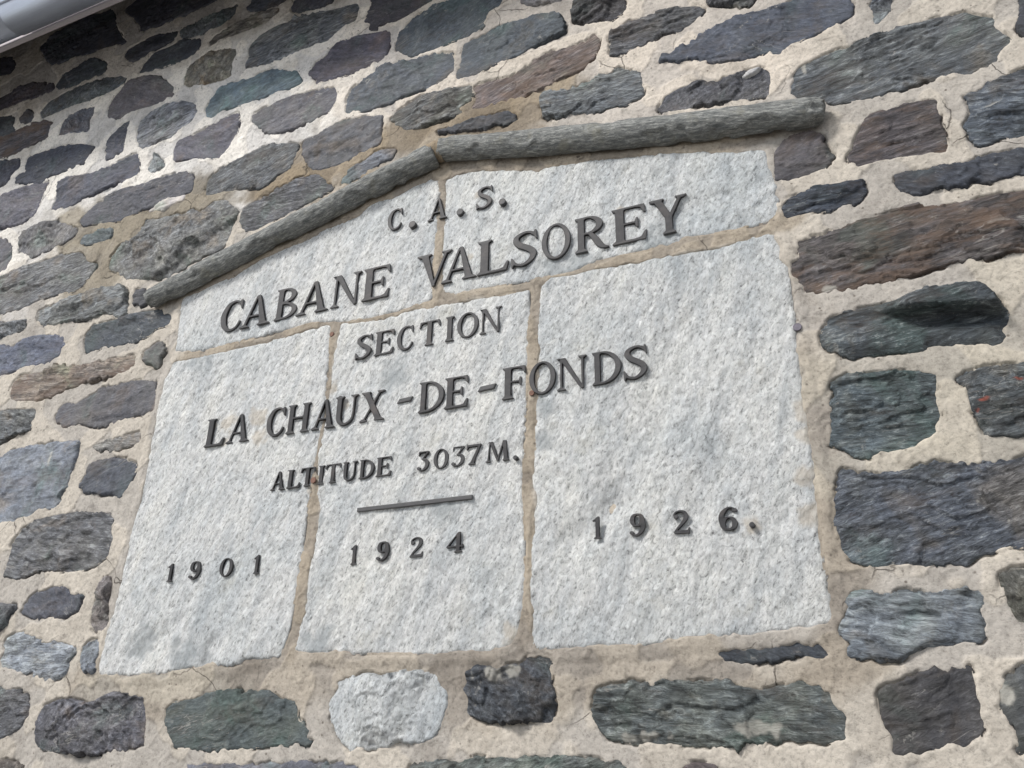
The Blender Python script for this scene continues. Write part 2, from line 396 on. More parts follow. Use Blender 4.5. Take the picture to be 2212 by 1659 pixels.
# ------------------------------------------------------------------ wall stones: (crop, kind, colour seen, outline)
# kinds: s smooth slate, g banded gneiss, r rusty schist, u rough rubble
STONES = [
 ('T1','s',(92,92,106),[(-90,440),(0,410),(90,395),(110,480),(80,520),(0,535),(-90,570)]),
 ('T1','s',(90,94,106),[(280,330),(420,240),(620,130),(790,60),(830,200),(890,300),(760,335),(640,370),(500,410),(370,465),(330,430)]),
 ('T1','s',(90,93,105),[(880,70),(960,0),(1100,-90),(1500,-160),(1560,-20),(1400,60),(1250,130),(1130,180),(1000,215),(960,140)]),
 ('T1','s',(92,88,98),[(-90,720),(0,690),(100,640),(230,590),(380,590),(380,640),(270,680),(150,720),(0,780),(-90,810)]),
 ('T1','s',(88,96,106),[(400,610),(430,540),(560,470),(640,420),(750,430),(750,500),(620,560),(520,600),(420,630)]),
 ('T1','u',(116,124,130),[(280,800),(340,720),(480,640),(620,580),(780,540),(890,540),(850,610),(760,650),(640,700),(500,740),(380,790),(290,830)]),
 ('T1','s',(112,107,110),[(760,830),(760,770),(830,660),(890,600),(990,545),(1080,530),(1170,570),(1225,610),(1215,670),(1150,720),(1020,760),(900,800),(850,835)]),
 ('T1','s',(84,88,98),[(875,400),(900,350),(1000,290),(1100,255),(1260,210),(1250,260),(1200,290),(1130,330),(1060,370),(1010,410),(910,440)]),
 ('T1','s',(86,93,104),[(980,520),(1010,460),(1090,370),(1220,320),(1320,280),(1405,270),(1400,360),(1330,410),(1230,450),(1130,480),(1050,500)]),
 ('T1','u',(136,131,118),[(1295,590),(1320,480),(1380,430),(1500,360),(1600,335),(1670,345),(1640,430),(1620,540),(1540,560),(1420,590),(1330,605)]),
 ('T1','u',(114,121,128),[(1280,250),(1330,200),(1480,130),(1640,50),(1670,30),(1660,100),(1560,180),(1440,230),(1300,280)]),
 ('T1','g',(132,128,120),[(1470,310),(1520,250),(1620,190),(1800,110),(1960,60),(1970,90),(1880,150),(1800,190),(1640,240),(1540,290),(1480,330)]),
 ('T1','s',(92,98,108),[(1740,50),(1770,10),(1800,-60),(2010,-90),(2030,0),(1930,50),(1820,75),(1750,70)]),
 ('T2','s',(80,82,92),[(285,70),(310,30),(370,0),(400,-70),(580,-70),(570,20),(450,60),(340,85)]),
 ('T2','g',(102,105,108),[(-40,490),(-30,440),(-10,330),(60,250),(180,180),(350,125),(500,90),(650,50),(750,25),(765,60),(740,150),(640,195),(600,240),(560,280),(460,310),(350,360),(200,420),(80,450)]),
 ('T1','s',(106,124,131),[(1450,830),(1450,770),(1490,690),(1545,620),(1640,580),(1780,540),(1900,490),(2020,490),(2090,490),(2130,580),(2060,615),(1960,640),(1850,690),(1700,740),(1560,780),(1500,830)]),
 ('T1','g',(138,140,144),[(960,1000),(965,920),(990,850),(1060,800),(1180,750),(1290,720),(1380,740),(1390,790),(1350,850),(1260,920),(1200,970),(1110,1000),(1060,1030),(1000,1050)]),
 ('T1','s',(90,88,98),[(1220,1140),(1225,1060),(1255,990),(1330,960),(1450,910),(1550,840),(1640,810),(1690,800),(1690,890),(1660,970),(1610,1050),(1550,1120),(1440,1120),(1340,1115)]),
 ('T2','s',(104,102,106),[(5,820),(60,780),(150,740),(250,690),(370,650),(480,630),(570,615),(610,630),(610,700),(560,780),(490,810),(440,850),(350,890),(240,930),(130,955),(70,910),(10,860)]),
 ('T1','s',(86,88,98),[(745,1130),(750,1010),(790,940),(870,870),(920,850),(900,910),(890,970),(870,1060),(800,1110)]),
 ('T1','u',(140,146,148),[(1040,1210),(1060,1150),(1100,1090),(1130,1110),(1170,1170),(1130,1200),(1070,1225)]),
 ('T1','u',(112,114,122),[(410,960),(440,870),(490,810),(580,770),(670,750),(660,800),(620,850),(620,920),(560,935),(480,940)]),
 ('T1','s',(98,100,106),[(145,870),(160,790),(220,775),(240,820),(210,860)]),
 ('T1','s',(82,88,96),[(-60,830),(70,815),(110,830),(90,880),(115,920),(60,950),(-60,960)]),
 ('T1','r',(92,88,92),[(-90,990),(80,930),(200,890),(300,860),(365,860),(350,920),(330,970),(260,1000),(160,1050),(100,1100),(-90,1120)]),
 ('T1','s',(70,74,86),[(180,1150),(200,1110),(330,1060),(480,1020),(580,1015),(665,1035),(640,1080),(590,1150),(500,1190),(350,1240),(290,1290),(200,1290),(100,1290),(110,1240),(180,1210)]),
 ('T1','s',(72,74,86),[(-90,1180),(60,1130),(135,1120),(130,1180),(80,1230),(50,1290),(-90,1370)]),
 ('T1','s',(80,82,94),[(360,1475),(400,1410),(420,1300),(480,1260),(640,1230),(780,1170),(880,1120),(980,1075),(985,1180),(970,1235),(860,1290),(760,1330),(650,1370),(560,1420),(460,1470)]),
 ('T1','s',(94,92,102),[(-90,1410),(100,1350),(230,1300),(340,1285),(300,1380),(270,1450),(230,1530),(130,1590),(-90,1630)]),
 ('T1','s',(86,86,92),[(560,1570),(570,1540),(640,1470),(750,1390),(850,1340),(980,1310),(1120,1260),(1300,1205),(1360,1230),(1370,1290),(1340,1350),(1200,1400),(1100,1460),(980,1490),(850,1560),(750,1570),(640,1580),(575,1590)]),
 ('T2','g',(102,104,104),[(-320,1380),(-310,1280),(-250,1210),(-120,1140),(30,1070),(140,1015),(330,1010),(330,1090),(270,1190),(180,1230),(120,1310),(0,1330),(-150,1340),(-260,1370)]),
 ('T2','s',(94,94,96),[(360,1080),(370,990),(480,960),(560,900),(650,850),(800,830),(935,810),(930,900),(915,1000),(830,1050),(740,1100),(640,1150),(540,1185),(430,1195),(390,1140)]),
 ('C1','g',(100,100,102),[(580,450),(600,370),(680,320),(800,260),(950,170),(1050,130),(1150,130),(1220,180),(1240,225),(1100,300),(900,410),(700,520),(610,530)]),
 ('T5','u',(120,120,116),[(760,560),(790,480),(850,400),(980,350),(1030,220),(1150,210),(1290,180),(1350,140),(1400,180),(1500,90),(1600,80),(1680,180),(1650,250),(1630,330),(1580,420),(1400,500),(1250,590),(1180,640),(1000,645),(890,640),(830,600)]),
 ('T2','s',(112,115,120),[(630,1290),(700,1200),(800,1120),(900,1060),(1020,1050),(1000,1110),(900,1170),(760,1250),(650,1310)]),
 ('T2','s',(74,71,77),[(800,160),(830,80),(840,0),(860,-80),(1280,-90),(1280,10),(1220,40),(1140,90),(1040,140),(940,170),(860,205)]),
 ('T2','s',(90,86,96),[(405,525),(430,470),(500,410),(560,360),(620,300),(740,270),(820,245),(940,215),(985,220),(970,330),(930,420),(860,460),(760,500),(660,540),(560,570),(470,590),(440,540)]),
 ('T2','s',(84,92,98),[(1020,350),(1030,270),(1070,190),(1140,130),(1270,60),(1400,0),(1450,-80),(1780,-90),(1760,30),(1690,80),(1640,190),(1550,250),(1430,290),(1340,330),(1230,370),(1120,400)]),
 ('T2','s',(86,92,98),[(665,805),(680,700),(720,620),(840,540),(960,470),(1150,420),(1300,370),(1420,375),(1440,420),(1430,500),(1350,580),(1200,640),(1060,690),(960,740),(850,770)]),
 ('T2','s',(80,88,94),[(1445,530),(1480,440),(1500,300),(1600,270),(1720,200),(1850,155),(2000,120),(2180,100),(2200,160),(2230,215),(2150,260),(2070,300),(1930,360),(1870,400),(1770,430),(1600,520),(1460,560)]),
 ('T2','g',(98,98,94),[(985,840),(1020,790),(1110,730),(1200,680),(1400,630),(1560,600),(1565,660),(1540,710),(1480,740),(1480,800),(1440,830),(1300,870),(1200,900),(1110,915),(1040,890)]),
 ('T2','r',(118,104,98),[(1560,770),(1580,680),(1570,610),(1700,570),(1850,540),(1900,500),(2000,430),(2100,380),(2210,345),(2330,300),(2420,240),(2460,270),(2430,380),(2370,460),(2270,520),(2110,600),(2030,650),(1920,680),(1770,720)]),
 ('T2','s',(72,74,78),[(1310,940),(1400,900),(1500,870),(1650,820),(1800,785),(1850,800),(1880,860),(1800,880),(1640,915),(1480,930),(1380,945)]),
 ('T3','g',(112,116,116),[(270,700),(300,660),(440,650),(600,590),(700,530),(790,495),(970,500),(980,560),(1000,640),(990,670),(900,720),(800,740),(700,780),(600,800),(450,810),(310,840),(280,760)]),
 ('T3','u',(94,94,98),[(1110,780),(1150,680),(1250,620),(1400,580),(1550,550),(1700,510),(1830,480),(1890,510),(1900,580),(1880,680),(1700,705),(1500,740),(1300,765),(1200,790)]),
 ('T3','g',(94,94,95),[(765,400),(760,220),(850,190),(960,150),(1090,90),(1250,65),(1380,45),(1430,70),(1400,110),(1330,170),(1250,220),(1150,240),(1060,290),(960,340),(860,370),(810,400)]),
 ('T3','u',(70,67,69),[(490,110),(510,20),(560,-60),(880,-80),(880,50),(830,120),(780,150),(680,165),(600,170),(500,150)]),
 ('T3','s',(128,124,122),[(130,20),(160,-70),(440,-80),(420,5),(300,25),(200,40)]),
 ('T3','u',(74,74,76),[(1440,20),(1450,-70),(1790,-90),(1790,20),(1690,35),(1580,35),(1470,35)]),
 ('T4','s',(80,86,98),[(-370,430),(-270,360),(-140,310),(-70,250),(50,185),(200,130),(400,80),(560,20),(640,-50),(920,-60),(1010,40),(990,110),(880,170),(760,240),(620,290),(530,340),(490,385),(400,370),(250,410),(50,440),(-100,420),(-230,435)]),
 ('T4','g',(94,98,99),[(565,680),(590,560),(600,500),(680,450),(760,400),(900,360),(1100,290),(1250,230),(1400,180),(1600,130),(1800,85),(1880,115),(2000,130),(1990,180),(2100,250),(2120,290),(2050,350),(2030,410),(1980,470),(1850,500),(1700,530),(1500,580),(1300,640),(1100,690),(980,710),(880,730),(840,720)]),
 ('T4','u',(108,113,118),[(1150,120),(1140,30),(1170,-60),(1290,-70),(1280,60),(1230,110),(1170,170)]),
 ('T4','s',(66,68,74),[(2160,190),(2190,100),(2180,-60),(2400,-80),(2400,250),(2200,265)]),
 ('T4','r',(84,77,77),[(955,1140),(1000,1060),(1040,960),(1090,840),(1130,800),(1260,780),(1350,740),(1480,710),(1590,700),(1610,800),(1650,920),(1680,1010),(1660,1070),(1500,1090),(1350,1110),(1200,1130),(1060,1170)]),
 ('T4','s',(84,80,82),[(460,1290),(455,1090),(520,990),(600,960),(740,930),(800,950),(800,1010),(860,1110),(810,1190),(700,1230),(600,1260)]),
 ('T4','g',(58,65,76),[(495,1470),(540,1410),(620,1370),(740,1330),(900,1300),(1090,1270),(1090,1370),(1050,1420),(930,1460),(800,1490),(640,1510),(530,1545)]),
 ('T4','g',(84,92,100),[(1830,720),(1810,670),(1900,620),(1980,570),(2110,520),(2420,460),(2420,920),(2150,960),(2000,990),(1870,1030),(1830,960),(1790,890),(1840,800)]),
 ('T4','s',(66,70,78),[(1300,1310),(1330,1230),(1500,1200),(1700,1160),(1900,1110),(2100,1060),(2420,1000),(2420,1200),(2150,1240),(1950,1280),(1750,1320),(1580,1360),(1430,1385),(1340,1350)]),
 ('T6','r',(84,78,76),[(560,620),(555,550),(620,490),(610,370),(700,360),(780,350),(900,290),(1050,240),(1200,200),(1350,150),(1450,130),(1620,140),(1700,100),(1850,90),(2000,60),(2150,20),(2420,-30),(2420,420),(2100,450),(1900,490),(1700,530),(1550,570),(1420,620),(1250,650),(1100,680),(930,720),(760,745),(690,730),(620,660)]),
 ('T6','g',(72,79,82),[(780,1050),(800,980),(850,930),(960,880),(1100,850),(1240,820),(1400,770),(1600,720),(1800,690),(1920,700),(2000,770),(2060,850),(2115,920),(2060,1000),(2100,1050),(2030,1105),(1900,1100),(1700,1105),(1540,1110),(1510,1140),(1300,1150),(1100,1170),(980,1195),(900,1160),(800,1120)]),
 ('T7','g',(86,97,99),[(840,470),(840,380),(860,300),(850,200),(870,130),(860,50),(920,10),(1050,-20),(1250,-20),(1450,-40),(1600,-10),(1590,80),(1600,200),(1620,300),(1610,390),(1540,440),(1430,490),(1280,520),(1150,570),(1060,580),(980,530),(900,500)]),
 ('T7','g',(90,95,95),[(1740,0),(1900,-50),(2100,-80),(2420,-130),(2420,400),(2150,430),(2050,410),(1960,420),(1900,310),(1850,230),(1820,130),(1780,60)]),
 ('T7','g',(94,100,108),[(890,1110),(880,1030),(900,900),(910,760),(930,670),(1000,680),(1150,690),(1350,680),(1500,640),(1700,600),(1800,630),(1900,620),(1980,580),(2100,590),(2420,550),(2420,1200),(2100,1195),(2030,1210),(1900,1260),(1800,1320),(1600,1320),(1400,1320),(1280,1325),(1160,1340),(1000,1300),(940,1230)]),
 ('T8','g',(118,125,129),[(970,890),(960,770),(915,700),(920,600),(980,520),(980,430),(1080,420),(1200,450),(1300,410),(1500,440),(1620,430),(1720,380),(1850,410),(1940,460),(1960,510),(1920,580),(1930,680),(1900,770),(1800,770),(1600,790),(1500,810),(1400,850),(1330,900),(1200,890),(1050,870)]),
 ('T8','u',(108,106,96),[(2040,290),(2120,260),(2420,230),(2420,650),(2190,640),(2140,580),(2100,500),(2070,400)]),
 ('T8','s',(68,73,79),[(40,860),(100,820),(250,820),(400,825),(550,800),(700,785),(800,790),(840,840),(880,875),(780,890),(640,895),(450,890),(300,920),(130,915)]),
 ('T8','s',(74,72,72),[(1190,1130),(1240,1090),(1350,1060),(1430,1020),(1460,960),(1650,960),(1820,950),(1870,1020),(1880,1120),(1920,1230),(1940,1350),(1910,1440),(1830,1490),(1700,1530),(1500,1560),(1280,1565),(1290,1450),(1230,1380),(1200,1250)]),
 ('T8','s',(76,78,78),[(2040,1130),(2080,1060),(2150,1000),(2160,940),(2420,940),(2420,1580),(2160,1550),(2180,1400),(2100,1330),(2030,1200)]),
 ('T12','g',(96,102,98),[(650,1320),(640,1260),(660,1180),(670,1090),(800,1080),(920,1060),(1050,1090),(1080,1050),(1250,1045),(1450,1050),(1600,1045),(1690,1090),(1850,1120),(2000,1080),(2100,1040),(2240,1100),(2320,1160),(2350,1250),(2430,1290),(2440,1400),(2440,1460),(2330,1480),(2200,1480),(2000,1460),(1850,1500),(1650,1530),(1450,1510),(1300,1500),(1100,1490),(950,1470),(760,1450),(710,1400)]),
 ('T11','u',(78,82,86),[(1525,1270),(1540,1180),(1515,1100),(1540,960),(1650,940),(1740,970),(1830,930),(1900,930),(1960,880),(2040,865),(2110,890),(2115,1000),(2120,1100),(2140,1230),(2130,1340),(2000,1320),(1850,1330),(1700,1345),(1600,1310)]),
 ('T11','L',(170,174,178),[(545,1210),(600,1110),(610,1050),(740,1010),(830,1000),(930,1020),(1050,985),(1150,970),(1290,1010),(1330,1080),(1370,1130),(1385,1200),(1330,1340),(1290,1440),(1200,1470),(1050,1480),(860,1520),(700,1525),(610,1450),(590,1330)]),
 ('T10','s',(84,93,91),[(1160,1340),(1175,1240),(1220,1200),(1380,1170),(1450,1130),(1600,1120),(1800,1120),(1900,1110),(1950,1160),(2080,1190),(2110,1280),(2150,1400),(2180,1500),(2050,1500),(1850,1510),(1600,1530),(1450,1540),(1350,1520),(1220,1510),(1190,1420)]),
 ('T10','u',(100,99,104),[(240,1430),(245,1350),(300,1230),(400,1185),(500,1180),(620,1215),(720,1170),(800,1125),(900,1150),(1010,1160),(1030,1250),(1020,1370),(1010,1480),(930,1520),(820,1530),(720,1550),(600,1560),(430,1555),(300,1530),(250,1490)]),
 ('T10','g',(108,108,110),[(-90,1080),(0,1080),(50,1110),(150,1110),(190,1170),(210,1280),(140,1380),(60,1430),(0,1460),(-90,1480)]),
 ('T10','g',(150,156,160),[(5,920),(30,800),(70,710),(150,705),(240,730),(330,770),(430,770),(520,800),(530,860),(490,910),(490,970),(420,1040),(330,1050),(250,1010),(130,980),(60,960)]),
 ('T10','s',(84,86,94),[(145,565),(190,490),(250,430),(340,390),(430,380),(500,410),(605,440),(580,490),(530,570),(450,605),(330,610),(220,600)]),
 ('T10','u',(116,118,120),[(-90,480),(0,500),(70,510),(110,520),(80,580),(60,650),(0,700),(-90,730)]),
 ('T10','u',(128,120,116),[(640,640),(660,540),(700,440),(740,330),(780,310),(790,370),(760,460),(760,560),(770,620),(750,690),(680,700)]),
 ('T10','u',(132,138,144),[(580,1000),(590,820),(640,760),(700,760),(710,830),(680,920),(680,995)]),
 ('T9','g',(104,104,104),[(20,1410),(60,1290),(80,1200),(150,1090),(260,1010),(400,980),(520,960),(650,965),(780,960),(800,1000),(785,1080),(790,1180),(760,1270),(680,1330),(560,1370),(480,1380),(400,1375),(250,1380),(130,1420)]),
 ('T9','s',(122,128,136),[(-90,1060),(-90,600),(20,570),(60,530),(170,500),(300,480),(450,460),(570,460),(560,540),(520,650),(480,760),(430,860),(380,940),(320,930),(270,930),(220,980),(130,1000),(60,1020)]),
 ('T9','s',(86,90,98),[(555,780),(610,700),(640,620),(700,590),(800,580),(900,600),(960,610),(950,680),(910,760),(850,860),(780,830),(700,830),(600,820)]),
 ('T9','g',(140,136,128),[(640,500),(680,480),(830,430),(1000,390),(1000,440),(930,490),(820,520),(700,530)]),
 ('T9','s',(98,96,98),[(390,290),(410,230),(460,190),(560,180),(680,110),(800,60),(900,30),(1090,30),(1095,130),(1090,240),(980,280),(860,300),(730,350),(640,350),(560,330),(480,355),(420,340)]),
 ('T9','g',(112,114,112),[(-90,280),(100,245),(250,230),(230,310),(210,390),(100,430),(0,470),(-90,500)]),
 ('T5','r',(136,122,108),[(70,1480),(90,1370),(140,1320),(280,1300),(400,1250),(520,1250),(640,1240),(800,1210),(960,1170),(950,1250),(920,1280),(800,1330),(640,1370),(500,1400),(380,1460),(250,1500),(120,1500)]),
 ('T5','s',(106,102,100),[(1015,1240),(1020,1150),(1070,1110),(1150,1080),(1180,1120),(1160,1180),(1110,1270),(1060,1250)]),
 ('T5','s',(98,104,120),[(-90,1110),(100,1110),(200,1060),(320,1035),(420,1040),(470,1100),(430,1140),(410,1190),(330,1230),(200,1250),(120,1280),(0,1320),(-90,1350)]),
 ('T5','s',(74,80,86),[(595,1120),(600,1050),(660,970),(780,940),(900,900),(1040,870),(1130,860),(1210,900),(1190,960),(1100,1000),(1030,1050),(960,1080),(850,1110),(720,1120),(620,1170)]),
 ('T5','g',(116,118,115),[(260,930),(265,870),(400,820),(500,780),(640,740),(760,710),(860,680),(900,720),(890,800),(900,890),(830,910),(740,890),(640,930),(500,940),(400,960),(310,975)]),
 ('T5','g',(120,120,118),[(-90,650),(0,620),(150,570),(300,520),(440,460),(560,450),(620,520),(680,550),(650,600),(590,680),(520,730),(400,750),(280,790),(130,850),(0,890),(-90,920)]),
 ('T5','u',(112,110,110),[(130,450),(150,310),(250,250),(400,230),(540,280),(530,330),(440,390),(330,440),(220,490),(160,470)]),
 ('T5','s',(88,98,100),[(560,390),(580,340),(680,300),(800,280),(800,350),(700,380),(600,400)]),
 ('T5','s',(100,98,102),[(-90,370),(40,350),(90,410),(80,500),(40,570),(0,600),(-90,620)]),
 ('T5','s',(84,84,88),[(945,820),(950,710),(1030,720),(1080,790),(1010,830)]),
 ('T5','u',(136,138,138),[(-90,970),(100,940),(190,930),(170,990),(90,1030),(0,1060),(-90,1080)]),
 ('T10','s',(118,118,124),[(1320,1640),(1400,1630),(1600,1640),(1800,1640),(2000,1620),(2200,1620),(2500,1630),(2530,1740),(1300,1760)]),
 ('T11','g',(106,112,108),[(1140,1650),(1200,1620),(1300,1600),(1450,1620),(1600,1590),(1800,1590),(2000,1580),(2200,1585),(2400,1600),(2570,1610),(2640,1660),(2640,1760),(1140,1770)]),
 ('T12','s',(92,82,80),[(1290,1650),(1350,1630),(1500,1640),(1560,1740),(1250,1750)]),
 ('T1','q',(214,204,194),[(1040,1490),(1110,1440),(1200,1395),(1300,1375),(1290,1405),(1210,1440),(1150,1490),(1100,1480)]),
 ('T3','q',(214,210,202),[(1680,560),(1730,520),(1830,487),(1800,515),(1740,548)]),
 ('T5','u',(72,78,82),[(985,350),(1030,215),(1110,225),(1185,255),(1110,330),(1075,440),(1035,400)]),
 ('T10','u',(112,104,96),[(-90,1620),(80,1610),(150,1640),(200,1740),(-90,1750)]),
]
SLABS = [   # five dressed slabs of the panel
 [('C1',[(120,1375),(140,1250),(150,1100),(180,985),(300,940),(500,850),(700,730),(860,660),(1000,600),(1140,530),(1300,460),(1420,410),(1500,330),(1700,270),(1810,200),(1945,150),(1985,160),(1990,260),(1975,440),(1965,560),(1950,750),(1935,880),(1940,960),(1925,1010),(1860,1030),(1700,1085),(1500,1135),(1300,1160),(1100,1165),(900,1220),(700,1265),(550,1305),(400,1340),(250,1370)])],
 [('C2',[(245,1165),(240,1090),(235,960),(245,800),(255,640),(262,440),(258,372),(340,338),(500,310),(700,310),(900,310),(1080,270),(1300,240),(1500,225),(1700,200),(2000,175),(2304,185),(2480,155),(2524,175),(2534,265),(2574,355),(2594,445),(2619,605),(2534,675),(2414,705),(2264,735),(2114,765),(1950,780),(1900,815),(1700,870),(1500,915),(1350,945),(1200,1010),(1050,1050),(900,1080),(750,1105),(600,1130),(450,1165),(320,1195)])],
 [('C1',[(110,1440),(400,1385),(700,1320),(900,1265),(1100,1200),(1215,1180),(1220,1260)]),
  ('C3',[(1210,40),(1195,200),(1180,400),(1160,560),(1130,720),(1095,900),(1075,1040),(1055,1150),(1035,1300),(1020,1500)]),
  ('T10',[(2120,150),(2095,300),(2075,450),(2040,650),(1990,800),(1975,870),(1900,880),(1750,890),(1600,930),(1480,935),(1300,960),(1180,985),(1000,1000),(800,1005),(690,1000),(685,920),(720,800),(760,660),(800,540)]),
  ('T9',[(830,1500),(860,1370),(890,1240),(930,1050),(980,880),(1030,640),(1050,480),(1085,330),(1120,150),(1150,20)]),
  ('T5',[(1190,1290)])],
 [('C1',[(1290,1165),(1265,1300),(1230,1450)]),
  ('C3',[(1235,100),(1215,300),(1200,400),(1170,580),(1140,720),(1125,900),(1125,1040),(1140,1180),(1115,1350),(1085,1500)]),
  ('T11',[(420,150),(390,330),(370,550),(330,720),(295,830),(400,850),(620,840),(850,850),(1050,850),(1300,855),(1500,830),(1700,835),(1830,790),(1885,690),(1915,500),(1925,250),(1930,50)]),
  ('C4',[(600,1600),(590,1350),(575,1150),(590,950),(605,700),(615,400),(620,200),(635,20)]),
  ('C2',[(850,1500),(855,1350),(850,1155),(800,1165),(650,1190),(500,1210),(380,1235),(200,1270),(0,1300)]),
  ('C1',[(1600,1140),(1450,1160)])],
 [('C2',[(940,1130),(1000,1070),(1150,1050),(1300,1010),(1450,985),(1600,960),(1850,905),(2000,880),(2100,865)]),
  ('T6',[(0,420),(150,390),(300,340),(400,310),(450,320),(460,350),(500,400),(490,480),(550,550),(560,680),(590,900),(610,1080),(630,1250)]),
  ('T7',[(650,80),(680,280),(710,480),(735,690),(750,840),(760,1000),(780,1180),(800,1350)]),
  ('T8',[(850,440),(855,580),(830,640),(700,680),(550,690),(400,700),(200,730)]),
  ('T12',[(1640,720),(1480,730),(1300,740),(1100,770),(900,790),(700,790),(500,810),(270,825),(215,790),(205,700),(200,500),(200,250),(195,50)]),
  ('C4',[(640,1600),(660,1450),(680,1290),(650,1200),(665,1000),(675,800),(680,600),(690,330),(690,200),(690,20)]),
  ('C2',[(915,1400),(930,1200)])],
]
# ------------------------------------------------------------------ build the wall
SLAB_Y = -0.008
wall = thing('stone_wall', 'rubble stone wall of dark grey and blue schist blocks in wide pale lime mortar', 'wall', (-1.3, 0.0, 0.0))
outlines = []                                            # every outline that the mortar has to stay clear of
MARKS = [((-1, t), p, r, k) for t, p, r, k in (       # (crop, point, half size, 0 red paint / 1 lime)
    ('T7', (1925, 172), (.008, .003), 0), ('T7', (1885, 248), (.004, .004), 0), ('T7', (2160, 25), (.012, .003), 0),
    ('T11', (1735, 1005), (.022, .016), 1), ('T11', (1850, 975), (.018, .014), 1), ('T12', (1800, 1390), (.035, .016), 1),
    ('T12', (1000, 1440), (.04, .010), 1), ('T12', (1930, 1390), (.014, .014), 1), ('T4', (660, 480), (.006, .02), 1), ('T4', (1960, 750), (.022, .004), 1),
    ('T8', (2090, 1130), (.012, .02), 1), ('T5', (650, 270), (.04, .010), 1), ('T3', (1650, 60), (.014, .02), 1), ('T9', (370, 580), (.008, .04), 1), ('T6', (850, 710), (.02, .008), 1))]
KIND = {'s': M_SLATE, 'g': M_GNEISS, 'r': M_RUST, 'u': M_ROUGH, 'L': M_SLAB, 'q': M_QUARTZ}
for i, (tile, kind, colr, pts) in enumerate(STONES):
    Q = np.array([W(tile, p) for p in pts])
    far = np.hypot(*(Q.mean(0) - np.array([CAM[0], CAM[2]])))
    P = jag(Q, .0034 if far < 2.2 else .0045, .0030, i * 3.1, .0034)
    if area(P) < 0: P = P[::-1]
    c = P.mean(0); sz = P.max(0) - P.min(0)
    sd_ = i * 5.7
    axx = {'s': .6, 'g': .3, 'r': .3, 'u': .7, 'L': .7, 'q': .6}[kind]
    step = {'s': .0055, 'g': .0095, 'r': .0090, 'u': .0110, 'L': .0065, 'q': .006}[kind]
    top = {'s': .0070, 'g': .0090, 'r': .0090, 'u': .0150, 'L': .0220, 'q': .008}[kind] * random.uniform(.6, 1.4)
    nk = {'s': 4, 'g': 5, 'r': 5, 'u': 7, 'L': 8, 'q': 4}[kind]
    planes = []                                           # broken facets: the face falls away beyond each of these lines
    for k in range(nk):
        th = random.uniform(0, 2 * math.pi)
        ext = .5 * (abs(math.cos(th)) * sz[0] + abs(math.sin(th)) * sz[1])
        planes.append((math.cos(th), math.sin(th), ext * random.uniform(.15, .75), random.uniform(.10, .42) * (1.4 if kind in 'uL' else 1)))
    tx, tz = random.uniform(-.02, .02), random.uniform(-.05, .04)
    special = tile == 'T6' and kind == 'g'               # stone with a deep undercut
    def height(x, z, d, c=c, top=top, tx=tx, tz=tz, sd_=sd_, step=step, axx=axx, planes=planes, special=special, sz=sz):
        e = sstep(0, .004, d); e2 = sstep(0, .018, d)
        wx = x + .022 * fbm(x, z, 13, 3, sd_ + 1); wz = z + .014 * fbm(x, z, 15, 3, sd_ + 6)
        drop = np.zeros_like(x)
        for ca, sa, r_, sl in planes:
            drop = np.maximum(drop, sl * np.maximum(0, ca * (wx - c[0]) + sa * (wz - c[1]) - r_))
        n = fbm(wx, wz, 8, 3, sd_, .5, axx)
        tn = n * 2.0 + (wz - c[1]) * 10                   # cleaved layers with sharp little steps
        fl = np.floor(tn); fr = tn - fl
        terr = (fl + sstep(.45, .55, fr) - .55 * fr) * step * .75
        h = top - drop + terr + tx * (x - c[0]) + tz * (z - c[1])
        h = h + step * .50 * fbm(x, z, 24, 4, sd_ + 2, .6, axx) + .0012 * fbm(x, z, 95, 2, sd_ + 4, .6, max(axx, .4))
        h = np.maximum(h, .0005 + .0012 * n)
        ew = .0035 + .022 * sstep(.0, .5, pnoise(x * 14, z * 14, sd_ + 30))   # some edges break off sharply, some are worn
        h = np.minimum(h, .001 + .003 * e + .030 * np.clip(d / ew, 0, 1))
        h = h - .0028 * (1 - e)
        if special:                                       # overhanging upper leaf, deep hollow below it
            u = (x - c[0]) / sz[0]; vv = (z - c[1]) / sz[1]
            g1 = vv - (.10 - .38 * u)
            hol = sstep(-.24, -.03, g1) * (1 - sstep(.0, .10, g1)) * sstep(-.16, .12, u)
            h = h * .6 + e2 * (.052 * sstep(.02, .10, g1) * sstep(-.25, .1, u) + .008 * sstep(.05, -.25, g1)) - e2 * .012 * hol
            h = np.maximum(h, -.011)
        return np.clip(h, -.011 if special else -.004, .045)
    me = slab_mesh('stone', P, height, .0037 if far < 2.2 else .0055, KIND[kind], .03, (c[0], c[1]))
    marks = [(q, r, k) for (tt, q_, r, k) in MARKS if tt[0] == i or tt[0] == -1 for q in [W(tt[1], q_)] if (P.min(0) - .02 < q).all() and (q < P.max(0) + .02).all()]
    if marks:
        n = len(me.vertices); co = np.zeros(n * 3, np.float32); me.vertices.foreach_get('co', co); co = co.reshape(-1, 3)
        X, Z = co[:, 0] + c[0], co[:, 2] + c[1]; a = np.zeros((n, 4)); a[:, 3] = 1
        for q, r, k in marks:
            a[:, k] = np.maximum(a[:, k], .7 * sstep(1.1, .6, np.hypot((X - q[0]) / r[0], (Z - q[1]) / r[1]) + .8 * fbm(X, Z, 45, 3, 9)))
        me.color_attributes.new('mark', 'FLOAT_COLOR', 'POINT').data.foreach_set('color', a.astype(np.float32).ravel())
    o = link('stone', me, wall, (c[0], 0, c[1]))
    lc = np.array(lin(colr)); lc = (lc * .78 + lc.mean() * .22) * .95
    o.color = (*lc.tolist(), 1)
    outlines.append((P, .0))

